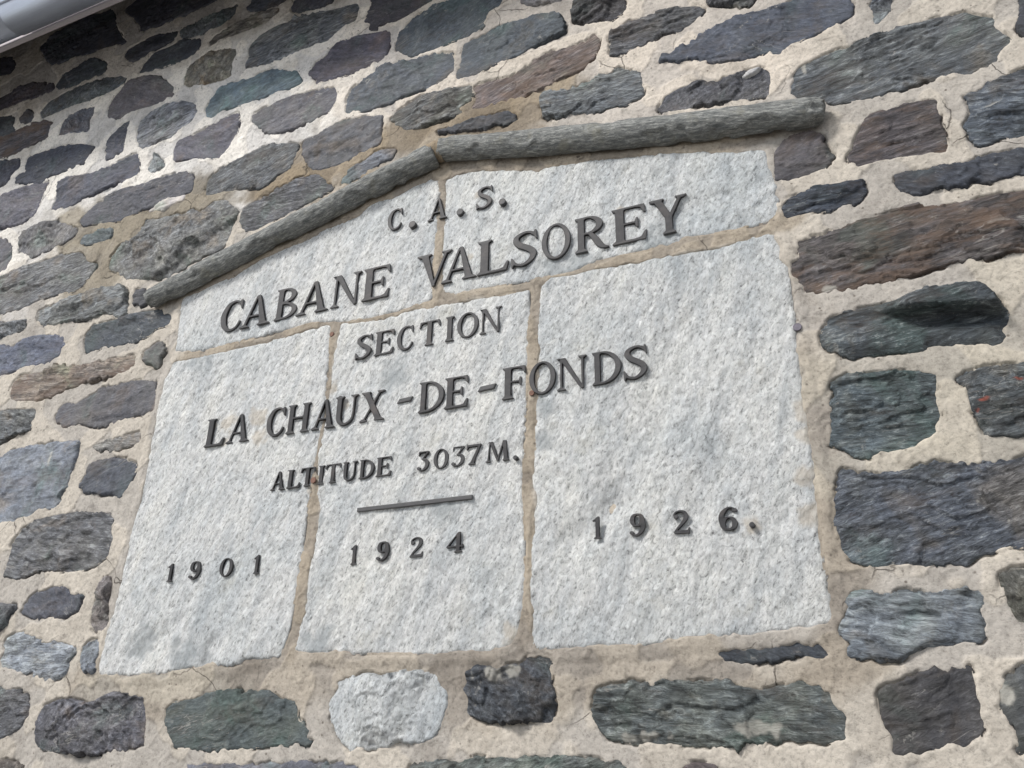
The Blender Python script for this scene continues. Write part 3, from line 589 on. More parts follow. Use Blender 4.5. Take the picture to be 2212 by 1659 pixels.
# ------------------------------------------------------------------ memorial panel
def spots(items, Y=0.0):
    return [(W(t, p, Y), r) for t, p, r in items]
STAIN = spots([('C3', (495, 540), .030), ('C3', (715, 515), .032), ('C3', (725, 640), .026), ('C3', (475, 690), .016), ('C3', (400, 560), .010),
               ('C4', (1265 + 945, 1490), .020), ('C3', (1230, 300), .02), ('C4', (655, 360), .022), ('C4', (650, 545), .020), ('C2', (440, 930), .014),
               ('C2', (480, 490), .016), ('T7', (640, 240), .024), ('T7', (665, 400), .020), ('T7', (690, 690), .024), ('T7', (730, 980), .03), ('C3', (1100, 1010), .018),
               ('C3', (1325, 400), .020), ('C2', (1500, 590), .014), ('T11', (1880, 740), .04)], SLAB_Y)
DARKST = spots([('C4', (740, 890), .030), ('C4', (720, 650), .03), ('C3', (1690, 200), .05), ('C3', (2000, 1150), .05), ('C2', (1750, 830), .05), ('C2', (1000, 1020), .05),
                ('C2', (1200, 960), .05), ('C1', (900, 1180), .03), ('C3', (1120, 1250), .03), ('T10', (1300, 870), .06), ('T11', (450, 780), .05), ('C3', (300, 100), .05), ('T10', (1000, 780), .05)], SLAB_Y)
slab_polys = []
for parts in SLABS:
    pts = [W(t, p, SLAB_Y) for t, pp in parts for p in pp]
    slab_polys.append(np.array(pts))
allp = np.concatenate(slab_polys)
panel = thing('inscribed_panel', 'gabled memorial panel of pale granite slabs with raised dark metal lettering', 'memorial panel',
              (float(allp[:, 0].mean()), -0.01, float(allp[:, 1].min())))
VALLEY = [(('C4', (930, 1590)), ('C4', (1250, 1330)), .010, .035), (('C4', (1250, 1330)), ('C2', (2050, 1250)), .007, .05),
          (('C4', (1830, 1400)), ('C4', (2000, 1000)), .006, .04), (('T10', (1480, 800)), ('T10', (1440, 930)), .012, .02),
          (('C2', (1250, 480)), ('C2', (1500, 330)), .005, .03), (('C2', (1900, 600)), ('C2', (2450, 420)), .005, .03),
          (('T10', (950, 860)), ('T10', (1250, 640)), .008, .025), (('T11', (1080, 500)), ('T11', (1080, 760)), .006, .03)]
VALLEY = [(np.array(W(*a, SLAB_Y)), np.array(W(*b, SLAB_Y)), dp, wd) for a, b, dp, wd in VALLEY]
for i, Q in enumerate(slab_polys):
    P = jag(Q, .0040, .0020, 700 + i * 13, .001)
    if area(P) < 0: P = P[::-1]
    c = P.mean(0)
    def height(x, z, d, i=i):
        e = sstep(0, .007, d); e2 = sstep(0, .05, d)
        # chiselled, cleaved surface: diagonal little scales and broad waves
        u = x * .45 + z * .89; v = -x * .89 + z * .45
        n = fbm(u, v, 9, 3, 40 + i, .5, .5)
        s1 = fbm(u, v, 30, 3, 50 + i, .55, .55); s2 = pnoise(u * 55, v * 95, 60 + i)
        tn = n * 2.6 + v * 6
        terr = sstep(.3, .7, tn - np.floor(tn)) - (tn - np.floor(tn))
        h = .0022 + e * .0030 + (.35 + .65 * e) * (.0030 * n + .0022 * terr + .0030 * s1 + .0018 * np.abs(s2))
        for a, b, dp, wd in VALLEY:
            ab = b - a; t = np.clip(((x - a[0]) * ab[0] + (z - a[1]) * ab[1]) / (ab @ ab), 0, 1)
            dd = np.hypot(x - a[0] - t * ab[0], z - a[1] - t * ab[1]) + .012 * fbm(x, z, 14, 2, 90)
            h = h - e * dp * np.exp(-(dd / wd) ** 2)
        return h
    me = slab_mesh('slab', P, height, .0052, M_SLAB, .03, (c[0], c[1]))
    n = len(me.vertices); co = np.zeros(n * 3, np.float32); me.vertices.foreach_get('co', co); co = co.reshape(-1, 3)
    X, Z = co[:, 0] + c[0], co[:, 2] + c[1]
    a1, a2 = np.zeros(n), np.zeros(n)
    wob = fbm(X, Z, 30, 3, 5)
    for (q, r) in STAIN: a1 = np.maximum(a1, sstep(1.15, .55, np.hypot(X - q[0], Z - q[1]) / r + .7 * wob))
    for (q, r) in DARKST: a2 = np.maximum(a2, .55 * sstep(1.3, .3, np.hypot(X - q[0], Z - q[1]) / r + .7 * wob))
    at = me.color_attributes.new('stain', 'FLOAT_COLOR', 'POINT')
    at.data.foreach_set('color', np.stack([a1 * .55, a2, 0 * a1, 0 * a1 + 1], 1).astype(np.float32).ravel())
    link('slab', me, panel, (c[0], 0, c[1]))
    outlines.append((P, 1.0))

# ------------------------------------------------------------------ mortar (one trowelled sheet, open where the stones are)
sp = .0033
gx = np.arange(-3.75, .62, sp); gz = np.arange(1.52, 4.65, sp)
GX, GZ = np.meshgrid(gx, gz)
pp = proj(np.stack([GX, 0 * GX, GZ], -1))
vis = (pp[..., 0] > -110) & (pp[..., 0] < PW + 110) & (pp[..., 1] > -110) & (pp[..., 1] < PH + 110)
SL = np.full(GX.shape, .05)                               # distance to the nearest slab edge
SD = np.full(GX.shape, .05)                               # signed distance to the nearest stone (negative inside)
for P, _ in outlines:
    x0, z0 = P.min(0) - .03; x1, z1 = P.max(0) + .03
    ia, ib = np.searchsorted(gx, [x0, x1]); ja, jb = np.searchsorted(gz, [z0, z1])
    if ia >= ib or ja >= jb: continue
    sx, sz_ = GX[ja:jb, ia:ib], GZ[ja:jb, ia:ib]
    PP = P[::2] if len(P) > 60 else P
    near = inside(PP, sx, sz_)
    dd = dist(PP, sx.ravel(), sz_.ravel()).reshape(sx.shape)
    d = np.where(near, -dd, dd)
    SD[ja:jb, ia:ib] = np.minimum(SD[ja:jb, ia:ib], d)
    if _ > 0: SL[ja:jb, ia:ib] = np.minimum(SL[ja:jb, ia:ib], np.abs(d))
keep_v = vis & (SD > -.014)
okc = keep_v[:-1, :-1] & keep_v[1:, :-1] & keep_v[:-1, 1:] & keep_v[1:, 1:]
idx = np.arange(GX.size).reshape(GX.shape)
F = np.stack([idx[:-1, :-1][okc], idx[:-1, 1:][okc], idx[1:, 1:][okc], idx[1:, :-1][okc]], 1)
used = np.unique(F); remap = np.full(GX.size, -1); remap[used] = np.arange(len(used))
gX, gZ, sD = GX.ravel()[used], GZ.ravel()[used], SD.ravel()[used]
H = .0030 * fbm(gX, gZ, 4.5, 3, 3) + .0014 * fbm(gX, gZ, 16, 3, 8) + .0012 * fbm(gX, gZ, 60, 3, 12, .65)
ridge = 1 - np.abs(fbm(gX, gZ, 9, 2, 31))                 # torn trowel edges
H += .0014 * sstep(.95, 1.0, ridge)
lap = fbm(gX, gZ, 5.0, 3, 44)                             # overlapping trowelled coats
H += .0024 * sstep(-.02, .02, lap + .04 * fbm(gX, gZ, 40, 3, 46))
gap = sstep(.05, .2, fbm(gX, gZ, 11, 2, 21))            # mortar shrunk away from the stone in places
sL = SL.ravel()[used]
gap = np.where(sL < .03, np.where(sD < .02, .45 * sstep(.0, .25, fbm(gX, gZ, 4, 2, 61)), gap), gap)
H -= gap * .0100 * np.exp(-((sD - .0006) / .0026) ** 2)
H += .0042 * sstep(.035, .012, sL) - .0005
H = np.where(sD < -.002, H - np.clip((-sD - .002) * 1.5, 0, .03), H)
V = np.stack([gX, -H, gZ], 1)
me = mesh_np('mortar', V, remap[F], M_MORTAR)
# mortar mixes differ from place to place: whiter lime up on the left with bright light and haze painted into its tone, ochre sandy patches above the gable, grey-brown joints
X, Z = V[:, 0], V[:, 2]
tone = np.tile(np.array(lin((186, 179, 169))), (len(X), 1))
wob = fbm(X, Z, 7, 4, 77)
def patch(items, colr, amt):
    global tone
    for t, p, rx, rz in items:
        q = W(t, p)
        k = np.sqrt(((X - q[0]) / rx) ** 2 + ((Z - q[1]) / rz) ** 2) + .55 * wob
        a = (amt * sstep(1.15, .6, k))[:, None]
        tone = tone * (1 - a) + np.array(lin(colr)) * a
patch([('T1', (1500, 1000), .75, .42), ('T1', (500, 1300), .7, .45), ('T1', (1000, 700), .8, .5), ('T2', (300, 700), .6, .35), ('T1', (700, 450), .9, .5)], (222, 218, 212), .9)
patch([('T2', (1300, 300), .5, .4), ('T3', (800, 350), .6, .4), ('T3', (1300, 500), .4, .2)], (204, 195, 184), .6)
patch([('T2', (1050, 980), .16, .11), ('T2', (700, 1150), .18, .10), ('T2', (420, 1280), .14, .09), ('T2', (1450, 850), .26, .10), ('T2', (1950, 760), .25, .12),
       ('T1', (2050, 1220), .16, .12), ('T2', (200, 1260), .14, .07)], (142, 129, 110), .85)
patch([('T5', (700, 420), .25, .16), ('T5', (500, 250), .2, .12), ('T5', (1150, 150), .25, .12), ('T1', (1400, 1400), .2, .12), ('T5', (900, 300), .2, .12), ('T5', (700, 640), .16, .10)], (142, 134, 120), .85)
JT = [('C1', (1230, 1250), .03, .10), ('C1', (1215, 1450), .03, .12), ('C3', (1210, 150), .03, .15), ('C3', (1180, 420), .03, .12), ('C3', (1130, 800), .03, .16), ('C3', (1090, 1100), .035, .14),
      ('C3', (1060, 1350), .035, .14), ('T11', (390, 100), .035, .14), ('T11', (340, 400), .035, .12), ('T11', (280, 700), .035, .10),
      ('C1', (400, 1365), .16, .035), ('C1', (700, 1300), .16, .035), ('C1', (1000, 1200), .14, .035), ('C1', (1400, 1150), .14, .03), ('C1', (1750, 1090), .14, .03),
      ('C1', (2000, 700), .03, .16), ('C1', (2000, 400), .03, .16), ('C1', (1990, 980), .05, .05), ('C2', (300, 1225), .12, .03), ('C2', (600, 1160), .14, .03), ('C2', (880, 1110), .08, .04), ('C2', (1200, 1040), .14, .03),
      ('C2', (1500, 950), .14, .03), ('C2', (1850, 870), .14, .03), ('T6', (100, 330), .14, .03), ('T6', (350, 270), .14, .03),
      ('C2', (885, 1350), .03, .16), ('C4', (650, 250), .03, .2), ('C4', (640, 700), .03, .2), ('C4', (620, 1050), .03, .2), ('C4', (620, 1350), .03, .2), ('T12', (170, 400), .035, .16),
      ('C1', (1000, 560), .20, .09), ('C1', (600, 760), .20, .09), ('C1', (300, 910), .16, .07), ('C1', (1400, 360), .20, .09), ('C1', (1800, 170), .18, .08), ('C2', (230, 250), .14, .12),
      ('C2', (600, 255), .22, .05), ('C2', (1000, 230), .22, .05), ('C2', (1400, 190), .22, .05), ('C2', (1800, 150), .22, .05), ('C2', (2200, 120), .20, .05)]
patch(JT, (160, 150, 136), .88)
patch([('T10', (1000, 1050), .4, .10), ('T11', (600, 950), .45, .10), ('T12', (700, 900), .4, .12), ('T8', (900, 250), .1, .2), ('T7', (800, 800), .08, .4), ('T11', (1450, 1100), .12, .12)], (154, 145, 133), .7)
patch([('T6', (1500, 1230), .35, .08), ('T7', (1750, 300), .14, .25), ('T7', (1300, 600), .3, .06), ('T10', (1100, 1060), .25, .05), ('T6', (2150, 900), .1, .25)], (181, 174, 161), .6)
coat = (.5 + .5 * np.tanh((fbm(X, Z, 5.0, 3, 44) + .04 * fbm(X, Z, 40, 3, 46)) * 40))[:, None]      # separate trowelled coats, each its own mix
tone = tone * (np.array([.86, .865, .88]) * (1 - coat) + np.array([1.03, 1.02, 1.0]) * coat)
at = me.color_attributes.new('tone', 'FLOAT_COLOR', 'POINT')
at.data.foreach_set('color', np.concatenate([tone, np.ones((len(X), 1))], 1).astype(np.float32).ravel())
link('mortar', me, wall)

# wall core behind the sheet, reaching the ground and beyond the frame
bm = bmesh.new()
def add_box(bm, x0, x1, y0, y1, z0, z1):
    vs_ = [bm.verts.new(p) for p in ((x0, y0, z0), (x1, y0, z0), (x1, y1, z0), (x0, y1, z0), (x0, y0, z1), (x1, y0, z1), (x1, y1, z1), (x0, y1, z1))]
    for f in ((0, 3, 2, 1), (4, 5, 6, 7), (0, 1, 5, 4), (1, 2, 6, 5), (2, 3, 7, 6), (3, 0, 4, 7)):
        bm.faces.new([vs_[k] for k in f])
WX0, WX1, WZ1 = -6.0, 3.2, 4.655
add_box(bm, WX0, WX1, .016, .45, 0.0, WZ1)
me = bpy.data.meshes.new('wall_core'); bm.to_mesh(me); bm.free(); me.materials.append(M_MORTAR)
at = me.color_attributes.new('tone', 'FLOAT_COLOR', 'POINT')
at.data.foreach_set('color', np.tile(np.array([*lin((184, 174, 160)), 1.0]), len(me.vertices)).astype(np.float32))
link('wall_core', me, wall)

# stones of the wall that the photograph does not reach: coarse courses, one mesh
VV, FF, off = [], [], 0
z = .06
bbs = [(P.min(0), P.max(0)) for P, _ in outlines]
fill_cols = []
while z < WZ1 - .12:
    hgt = random.uniform(.10, .19); x = WX0 + random.uniform(.02, .2)
    while x < WX1 - .1:
        wd = random.uniform(.16, .42)
        cs = np.array([[x, 0, z], [x + wd, 0, z], [x + wd, 0, z + hgt], [x, 0, z + hgt], [x + wd / 2, 0, z + hgt / 2]])
        front = ((cs - CAM) @ CF) > .2
        q = proj(cs)
        seen = np.any(front & (q[:, 0] > -8) & (q[:, 0] < PW + 8) & (q[:, 1] > -8) & (q[:, 1] < PH + 8))
        hit = any(x < b[1][0] + .02 and x + wd > b[0][0] - .02 and z < b[1][1] + .02 and z + hgt > b[0][1] - .02 for b in bbs)
        if not seen and not hit and wd < WX1 - x - .05:
            a = np.array([(x + .02, z + .02), (x + wd * .5, z), (x + wd - .02, z + .015), (x + wd, z + hgt * .5), (x + wd - .03, z + hgt - .02), (x + wd * .4, z + hgt), (x + .02, z + hgt - .03), (x, z + hgt * .5)])
            P = jag(a, .016, .004, x * 9 + z * 31)
            bs = random.uniform(.006, .014)
            me = slab_mesh('tmp', P, lambda x_, z_, d_, bs=bs: -.004 + sstep(0, .012, d_) * (.008 + bs + .006 * fbm(x_, z_, 18, 3, 1)), .02, M_ROUGH, .04)
            n = len(me.vertices); co = np.zeros(n * 3, np.float32); me.vertices.foreach_get('co', co)
            fi = np.zeros(len(me.loops), np.int32); me.loops.foreach_get('vertex_index', fi)
            VV.append(co.reshape(-1, 3)); FF.append(fi.reshape(-1, 3) + off); off += n
            bpy.data.meshes.remove(me)
        x += wd + random.uniform(.025, .05)
    z += hgt + random.uniform(.025, .045)
me = mesh_np('rubble_stones', np.concatenate(VV), np.concatenate(FF), M_ROUGH)
o = link('rubble_stones', me, wall); o['kind'] = 'stuff'; o.color = (.10, .105, .11, 1)

# ------------------------------------------------------------------ hood mould: two half-round stones in a shallow gable
ax_l = [('T5', (1035, 770)), ('T5', (1500, 555)), ('C1', (610, 640)), ('C1', (1200, 345)), ('C1', (1640, 135)), ('T2', (1290, 1060))]
ax_r = [('T2', (1345, 1040)), ('T3', (0, 1005)), ('T3', (700, 947)), ('T3', (1400, 872)), ('T3', (2100, 782)), ('T4', (800, 748))]
apex = W('T2', (1310, 1050), -.03)
hood = thing('hood_mould', 'half round grey green stone moulding forming a low gable over the panel', 'moulding', (apex[0], -.01, W('T5', (1035, 770))[1]))
def hood_material(rot):
    m, nt, b = new_mat('mossy_gneiss')
    v = coords(nt, (.22, 1, 1), rot); vi = coords(nt, (1, 1, 1))
    c = ramp(nt, noise(nt, v, 160, 7, .84, .5), [(.37, (.070, .076, .074)), (.5, (.170, .175, .168)), (.64, (.42, .42, .39))])
    c = mix(nt, c, ramp(nt, noise(nt, v, 22, 5, .65), [(.3, .80), (.7, 1.18)]), 1.0, 'MULTIPLY')
    c = mix(nt, c, (.24, .225, .16), ramp(nt, noise(nt, vi, 16, 7, .72), [(.54, 0.0), (.70, .45)]))
    nt.links.new(c, b.inputs['Base Color']); b.inputs['Roughness'].default_value = .8
    n1 = bump(nt, noise(nt, v, 110, 9, .76, .5), .8, .0038)
    nt.links.new(bump(nt, noise(nt, vi, 330, 4, .7), .7, .003, n1), b.inputs['Normal'])
    return m
def hood_stone(axis, ra, rb, seed, cap0, cap1, yc=-.022):
    A = np.array([W(t, p, -.035) for t, p in axis])
    # straight best-fit axis keeps it a cut stone, with a trace of the measured bow
    L = np.concatenate([[0], np.cumsum(np.hypot(*np.diff(A, axis=0).T))])
    n = int(L[-1] / .006); s = np.linspace(0, L[-1], n)
    ax_, az_ = np.interp(s, L, A[:, 0]), np.interp(s, L, A[:, 1])
    st = np.polyfit(s, ax_, 2), np.polyfit(s, az_, 2)
    ax_, az_ = np.polyval(st[0], s), np.polyval(st[1], s)
    tx, tz = np.gradient(ax_), np.gradient(az_); ln = np.hypot(tx, tz); nx, nz = -tz / ln, tx / ln
    K = 26; th = np.linspace(-math.pi * .62, math.pi * .62, K)
    r = np.interp(s, [0, L[-1]], [ra, rb])
    S, T_ = np.meshgrid(s, th, indexing='ij')
    R_ = r[:, None] * (1 + .0 * T_)
    R_ = R_ + .0030 * fbm(S * .5, T_ * .05, 10, 3, seed) + .0022 * fbm(S * .5, T_ * .06, 45, 4, seed + 4, .6)
    chip = fbm(S, T_ * .06, 9, 3, seed + 8); R_ = R_ - .005 * sstep(.26, .34, chip)
    e0 = s if cap0 else L[-1] - s                         # only the free end is broken and rounded
    R_ = R_ * (.70 + .30 * sstep(0, .030, e0[:, None] + .018 * fbm(T_ * .2, S, 6, 2, seed + 15)))
    up = np.sin(T_) * R_ * 1.02; out_ = np.cos(T_) * R_ * 1.05
    wobs = .012 * fbm(T_, T_ * 0, 1.2, 3, seed + 9)
    Xp = ax_[:, None] + nx[:, None] * up; Zp = az_[:, None] + nz[:, None] * up
    Yp = np.maximum(yc, -1) - out_
    ex = (tx / ln)[:, None] * (wobs * ((S < .001) | (S > L[-1] - .001)))
    V = np.stack([Xp + ex, Yp, Zp], -1).reshape(-1, 3)
    ii = np.arange(n * K).reshape(n, K)
    F = np.stack([ii[:-1, :-1], ii[1:, :-1], ii[1:, 1:], ii[:-1, 1:]], -1).reshape(-1, 4).tolist()
    F.append(ii[0].tolist()); F.append(ii[-1][::-1].tolist())
    me = bpy.data.meshes.new('moulding_stone'); me.from_pydata(V.tolist(), [], F)
    me.polygons.foreach_set('use_smooth', [len(f) == 4 for f in F]); me.update(); me.materials.append(hood_material(math.atan2(A[-1][1] - A[0][1], A[-1][0] - A[0][0])))
    bm = bmesh.new(); bm.from_mesh(me); bmesh.ops.recalc_face_normals(bm, faces=bm.faces); bm.to_mesh(me); bm.free()
    o = link('moulding_stone', me, hood)
    return A[0], A[-1]
hood_stone(ax_l, .034, .036, 101, 1, 0)
hood_stone(ax_r, .036, .037, 131, 0, 1)
# mortar plug in the joint at the apex
bm = bmesh.new()
K = 14
for k, t in enumerate(np.linspace(-.022, .022, 7)):
    for j in range(K):
        a = -math.pi * .62 + 2 * math.pi * .62 * j / (K - 1)
        rr = .033 + .002 * math.sin(k * 2.1 + j)
        bm.verts.new((apex[0] + t, -.022 - math.cos(a) * rr, apex[1] - abs(t) * .25 + math.sin(a) * rr - .004))
bm.verts.ensure_lookup_table()
for k in range(6):
    for j in range(K - 1):
        bm.faces.new([bm.verts[k * K + j], bm.verts[k * K + j + 1], bm.verts[(k + 1) * K + j + 1], bm.verts[(k + 1) * K + j]])
bmesh.ops.recalc_face_normals(bm, faces=bm.faces)
me = bpy.data.meshes.new('joint_mortar'); bm.to_mesh(me); bm.free(); me.materials.append(M_MORTAR)
me.polygons.foreach_set('use_smooth', [True] * len(me.polygons))
at = me.color_attributes.new('tone', 'FLOAT_COLOR', 'POINT')
at.data.foreach_set('color', np.tile(np.array([*lin((150, 136, 116)), 1.0]), len(me.vertices)).astype(np.float32))
link('joint_mortar', me, hood)
# ------------------------------------------------------------------ lettering: serif glyphs drawn as strokes, traced to outlines
RES = 170; MG = .12
class Glyph:
    def __init__(s, w):
        s.w = w
        s.nx, s.ny = int((w + 2 * MG) * RES), int((1 + 2 * MG) * RES)
        s.X, s.Y = np.meshgrid((np.arange(s.nx) + .5) / RES - MG, (np.arange(s.ny) + .5) / RES - MG)
        s.f = np.full(s.X.shape, -1.0)                   # approximate signed distance, positive inside
    def add(s, d): s.f = np.maximum(s.f, d); return s
    def cut(s, d): s.f = np.minimum(s.f, -d); return s
    def poly_d(s, pts):
        P = np.array(pts, float)
        d = dist(P, s.X, s.Y)
        return np.where(inside(P, s.X, s.Y), d, -d)
    def poly(s, *pts): return s.add(s.poly_d(pts))
    def path(s, pts, smooth=True, n=14):
        """pts: (x, y, width); a pen of changing width"""
        P = np.array(pts, float)
        if smooth:
            E = np.concatenate([[2 * P[0] - P[1]], P, [2 * P[-1] - P[-2]]]); out = []
            for i in range(1, len(E) - 2):
                p0, p1, p2, p3 = E[i - 1:i + 3]
                for t in np.linspace(0, 1, n, endpoint=False):
                    out.append(.5 * (2 * p1 + (p2 - p0) * t + (2 * p0 - 5 * p1 + 4 * p2 - p3) * t * t + (3 * p1 - p0 - 3 * p2 + p3) * t ** 3))
            out.append(P[-1]); P = np.array(out)
        for a, b in zip(P[:-1], P[1:]):
            dx, dy = b[0] - a[0], b[1] - a[1]
            t = np.clip(((s.X - a[0]) * dx + (s.Y - a[1]) * dy) / max(dx * dx + dy * dy, 1e-9), 0, 1)
            s.add((a[2] + (b[2] - a[2]) * t) / 2 - np.hypot(s.X - a[0] - t * dx, s.Y - a[1] - t * dy))
        return s
    def ell_d(s, cx, cy, rx, ry):
        k = np.hypot((s.X - cx) / rx, (s.Y - cy) / ry)
        return (1 - k) * min(rx, ry)
    def foot(s, x0, x1, y=0.0, up=1, e=.065):
        """bracketed serif below (up=1) or above (up=-1) a stem between x0 and x1"""
        return s.poly((x0 - e, y), (x1 + e, y), (x1 + e, y + .045 * up), (x1, y + .10 * up), (x0, y + .10 * up), (x0 - e, y + .045 * up))
    def stem(s, x0, x1, lo=True, hi=True, e=.065):
        s.poly((x0, 0), (x1, 0), (x1, 1), (x0, 1))
        if lo: s.foot(x0, x1, e=e)
        if hi: s.foot(x0, x1, 1, -1, e)
        return s
TH, TN = .165, .062
def gl(ch):
    if ch == 'I':
        g = Glyph(.31); g.stem(.068, .243)
    elif ch == 'L':
        g = Glyph(.66); g.stem(.07, .245).poly((.1, 0), (.62, 0), (.66, .27), (.61, .27), (.54, .10), (.46, .075), (.1, .075))
    elif ch in 'EF':
        g = Glyph(.66 if ch == 'E' else .62); w = g.w; g.stem(.07, .245, ch == 'F', True)
        g.poly((.1, 1), (w - .03, 1), (w - .01, .76), (w - .06, .76), (w - .12, .90), (w - .2, .925), (.1, .925))
        g.poly((.2, .485), (.43, .485), (.455, .38), (.505, .38), (.505, .66), (.455, .66), (.43, .555), (.2, .555))
        if ch == 'E':
            g.foot(.07, .245).poly((.1, 0), (.63, 0), (.66, .26), (.61, .26), (.54, .10), (.46, .075), (.1, .075))
    elif ch == 'T':
        g = Glyph(.74); g.stem(.283, .457, True, False)
        g.poly((.03, 1), (.71, 1), (.74, .74), (.69, .74), (.64, .89), (.57, .925), (.17, .925), (.10, .89), (.05, .74), (0, .74))
    elif ch == 'H':
        g = Glyph(.82); g.stem(.065, .235).stem(.585, .755).poly((.2, .485), (.6, .485), (.6, .56), (.2, .56))
    elif ch == 'N':
        g = Glyph(.86); g.stem(.10, .175, True, False, .09).stem(.70, .775, False, True, .085)
        g.poly((.04, 1), (.26, 1), (.775, .0), (.70, -.02), (.60, .10), (.10, .95), (.0, .965), (0, 1))
    elif ch == 'A':
        g = Glyph(.84); g.poly((.40, 1), (.49, 1), (.75, 0), (.56, 0)).poly((.385, .99), (.44, .94), (.17, .0), (.09, .0))
        g.poly((.18, .30), (.62, .30), (.62, .37), (.20, .37)).foot(.095, .165, e=.095).foot(.57, .74, e=.085)
    elif ch == 'V':
        g = Glyph(.84); g.poly((.09, 1), (.28, 1), (.48, .0), (.40, -.02)).poly((.665, 1), (.745, 1), (.455, -.01), (.40, .02))
        g.foot(.095, .275, 1, -1, .085).foot(.67, .745, 1, -1, .09)
    elif ch == 'Y':
        g = Glyph(.84); g.poly((.08, 1), (.27, 1), (.49, .50), (.335, .44)).poly((.655, 1), (.755, 1), (.50, .43), (.42, .50))
        g.poly((.335, 0), (.505, 0), (.505, .50), (.335, .50)).foot(.335, .505).foot(.085, .265, 1, -1, .08).foot(.66, .75, 1, -1, .085)
    elif ch == 'X':
        g = Glyph(.82); g.poly((.06, 1), (.27, 1), (.76, 0), (.55, 0)).poly((.62, 1), (.705, 1), (.18, 0), (.095, 0))
        g.foot(.07, .26, 1, -1, .065).foot(.63, .70, 1, -1, .09).foot(.10, .175, e=.09).foot(.56, .75, e=.065)
    elif ch == 'M':
        g = Glyph(.98); g.poly((.15, 1), (.20, .98), (.15, 0), (.08, 0)).poly((.14, 1), (.30, 1), (.53, .12), (.46, .02))
        g.poly((.46, .02), (.53, .02), (.78, 1), (.70, 1)).poly((.69, 1), (.84, 1), (.92, 0), (.75, 0)).foot(.085, .145, e=.08).foot(.755, .915, e=.06).foot(.16, .25, 1, -1, .04)
    elif ch == 'U':
        g = Glyph(.80); g.path([(.155, .95, TH), (.155, .40, TH), (.19, .16, .15), (.33, .045, .10), (.48, .07, .085), (.60, .20, .078), (.635, .45, TN), (.635, .95, TN)])
        g.foot(.07, .24, 1, -1).foot(.60, .67, 1, -1, .09)
    elif ch == 'D':
        g = Glyph(.82); g.stem(.07, .24)
        o = g.ell_d(.28, .5, .54, .5); inn = g.ell_d(.26, .5, .385, .425)
        g.add(np.minimum(np.minimum(o, -inn), g.X - .15))
        g.poly((.1, 1), (.32, 1), (.32, .925), (.1, .925)).poly((.1, 0), (.32, 0), (.32, .075), (.1, .075))
    elif ch == 'B':
        g = Glyph(.70); g.stem(.07, .24)
        for cy, ry, rx in ((.755, .245, .36), (.27, .27, .42)):
            g.add(np.minimum(np.minimum(g.ell_d(.27, cy, rx, ry), -g.ell_d(.25, cy, rx - .145, ry - .07)), g.X - .15))
        for y in (.0, .475, .925): g.poly((.1, y), (.30, y), (.30, y + .072), (.1, y + .072))
    elif ch == 'R':
        g = Glyph(.80); g.stem(.07, .24)
        g.add(np.minimum(np.minimum(g.ell_d(.29, .735, .38, .265), -g.ell_d(.27, .735, .225, .195)), g.X - .15))
        for y in (.475, .925): g.poly((.1, y), (.32, y), (.32, y + .07), (.1, y + .07))
        g.path([(.36, .49, .09), (.46, .36, .16), (.56, .17, .165), (.66, .055, .11), (.77, .03, .05)])
    elif ch == 'C':
        g = Glyph(.70)
        g.path([(.62, .84, .085), (.50, .945, .085), (.37, .955, .09), (.22, .87, .135), (.115, .65, .175), (.10, .45, .185), (.16, .21, .165), (.29, .065, .115), (.42, .04, .085), (.55, .10, .075), (.64, .24, .07)])
        g.poly((.60, .99), (.66, .99), (.675, .68), (.63, .68), (.58, .85), (.55, .92))
        g.poly((.60, .20), (.66, .22), (.68, .30), (.63, .31), (.59, .24))
    elif ch == 'S':
        g = Glyph(.58)
        g.path([(.50, .84, .08), (.40, .94, .085), (.28, .955, .09), (.145, .87, .115), (.125, .74, .14), (.21, .61, .155), (.37, .48, .16), (.46, .35, .145), (.44, .19, .125), (.33, .065, .095), (.22, .04, .085), (.11, .10, .08), (.055, .22, .075)])
        g.poly((.475, 1), (.525, 1), (.545, .72), (.50, .72), (.455, .86)).poly((.03, .0), (.075, .0), (.115, .12), (.065, .29), (.015, .29))
    elif ch == 'O':
        g = Glyph(.84); g.add(np.minimum(g.ell_d(.42, .5, .42, .515), -g.ell_d(.42, .5, .255, .43)))
    elif ch == '0':
        g = Glyph(.64); g.add(np.minimum(g.ell_d(.32, .5, .32, .51), -g.ell_d(.32, .5, .165, .425)))
    elif ch == '1':
        g = Glyph(.38); g.poly((.125, 0), (.295, 0), (.295, 1), (.22, 1), (.125, .93)).foot(.125, .295, e=.075)
        g.poly((.21, 1), (.13, .90), (.0, .83), (.0, .775), (.15, .80), (.15, .95))
    elif ch == '2':
        g = Glyph(.62)
        g.path([(.115, .70, .15), (.07, .80, .08), (.13, .91, .08), (.27, .96, .09), (.43, .90, .14), (.485, .74, .175), (.43, .56, .15), (.28, .36, .11), (.13, .17, .09), (.06, .06, .09)])
        g.poly((.02, 0), (.57, 0), (.61, .26), (.56, .26), (.51, .14), (.14, .14), (.06, .10)).add(.085 - np.hypot(g.X - .135, g.Y - .735))
    elif ch == '3':
        g = Glyph(.60); g.poly((.07, 1), (.54, 1), (.56, .93), (.14, .915), (.10, .77), (.05, .77))
        g.poly((.45, .95), (.56, .93), (.31, .60), (.235, .585))
        g.path([(.26, .59, .09), (.40, .56, .13), (.485, .42, .17), (.465, .22, .155), (.34, .07, .10), (.20, .045, .08), (.09, .12, .08)])
        g.add(.085 - np.hypot(g.X - .10, g.Y - .15))
    elif ch == '4':
        g = Glyph(.68); g.poly((.40, 0), (.56, 0), (.56, 1), (.50, 1), (.40, .88)).foot(.40, .56, e=.09)
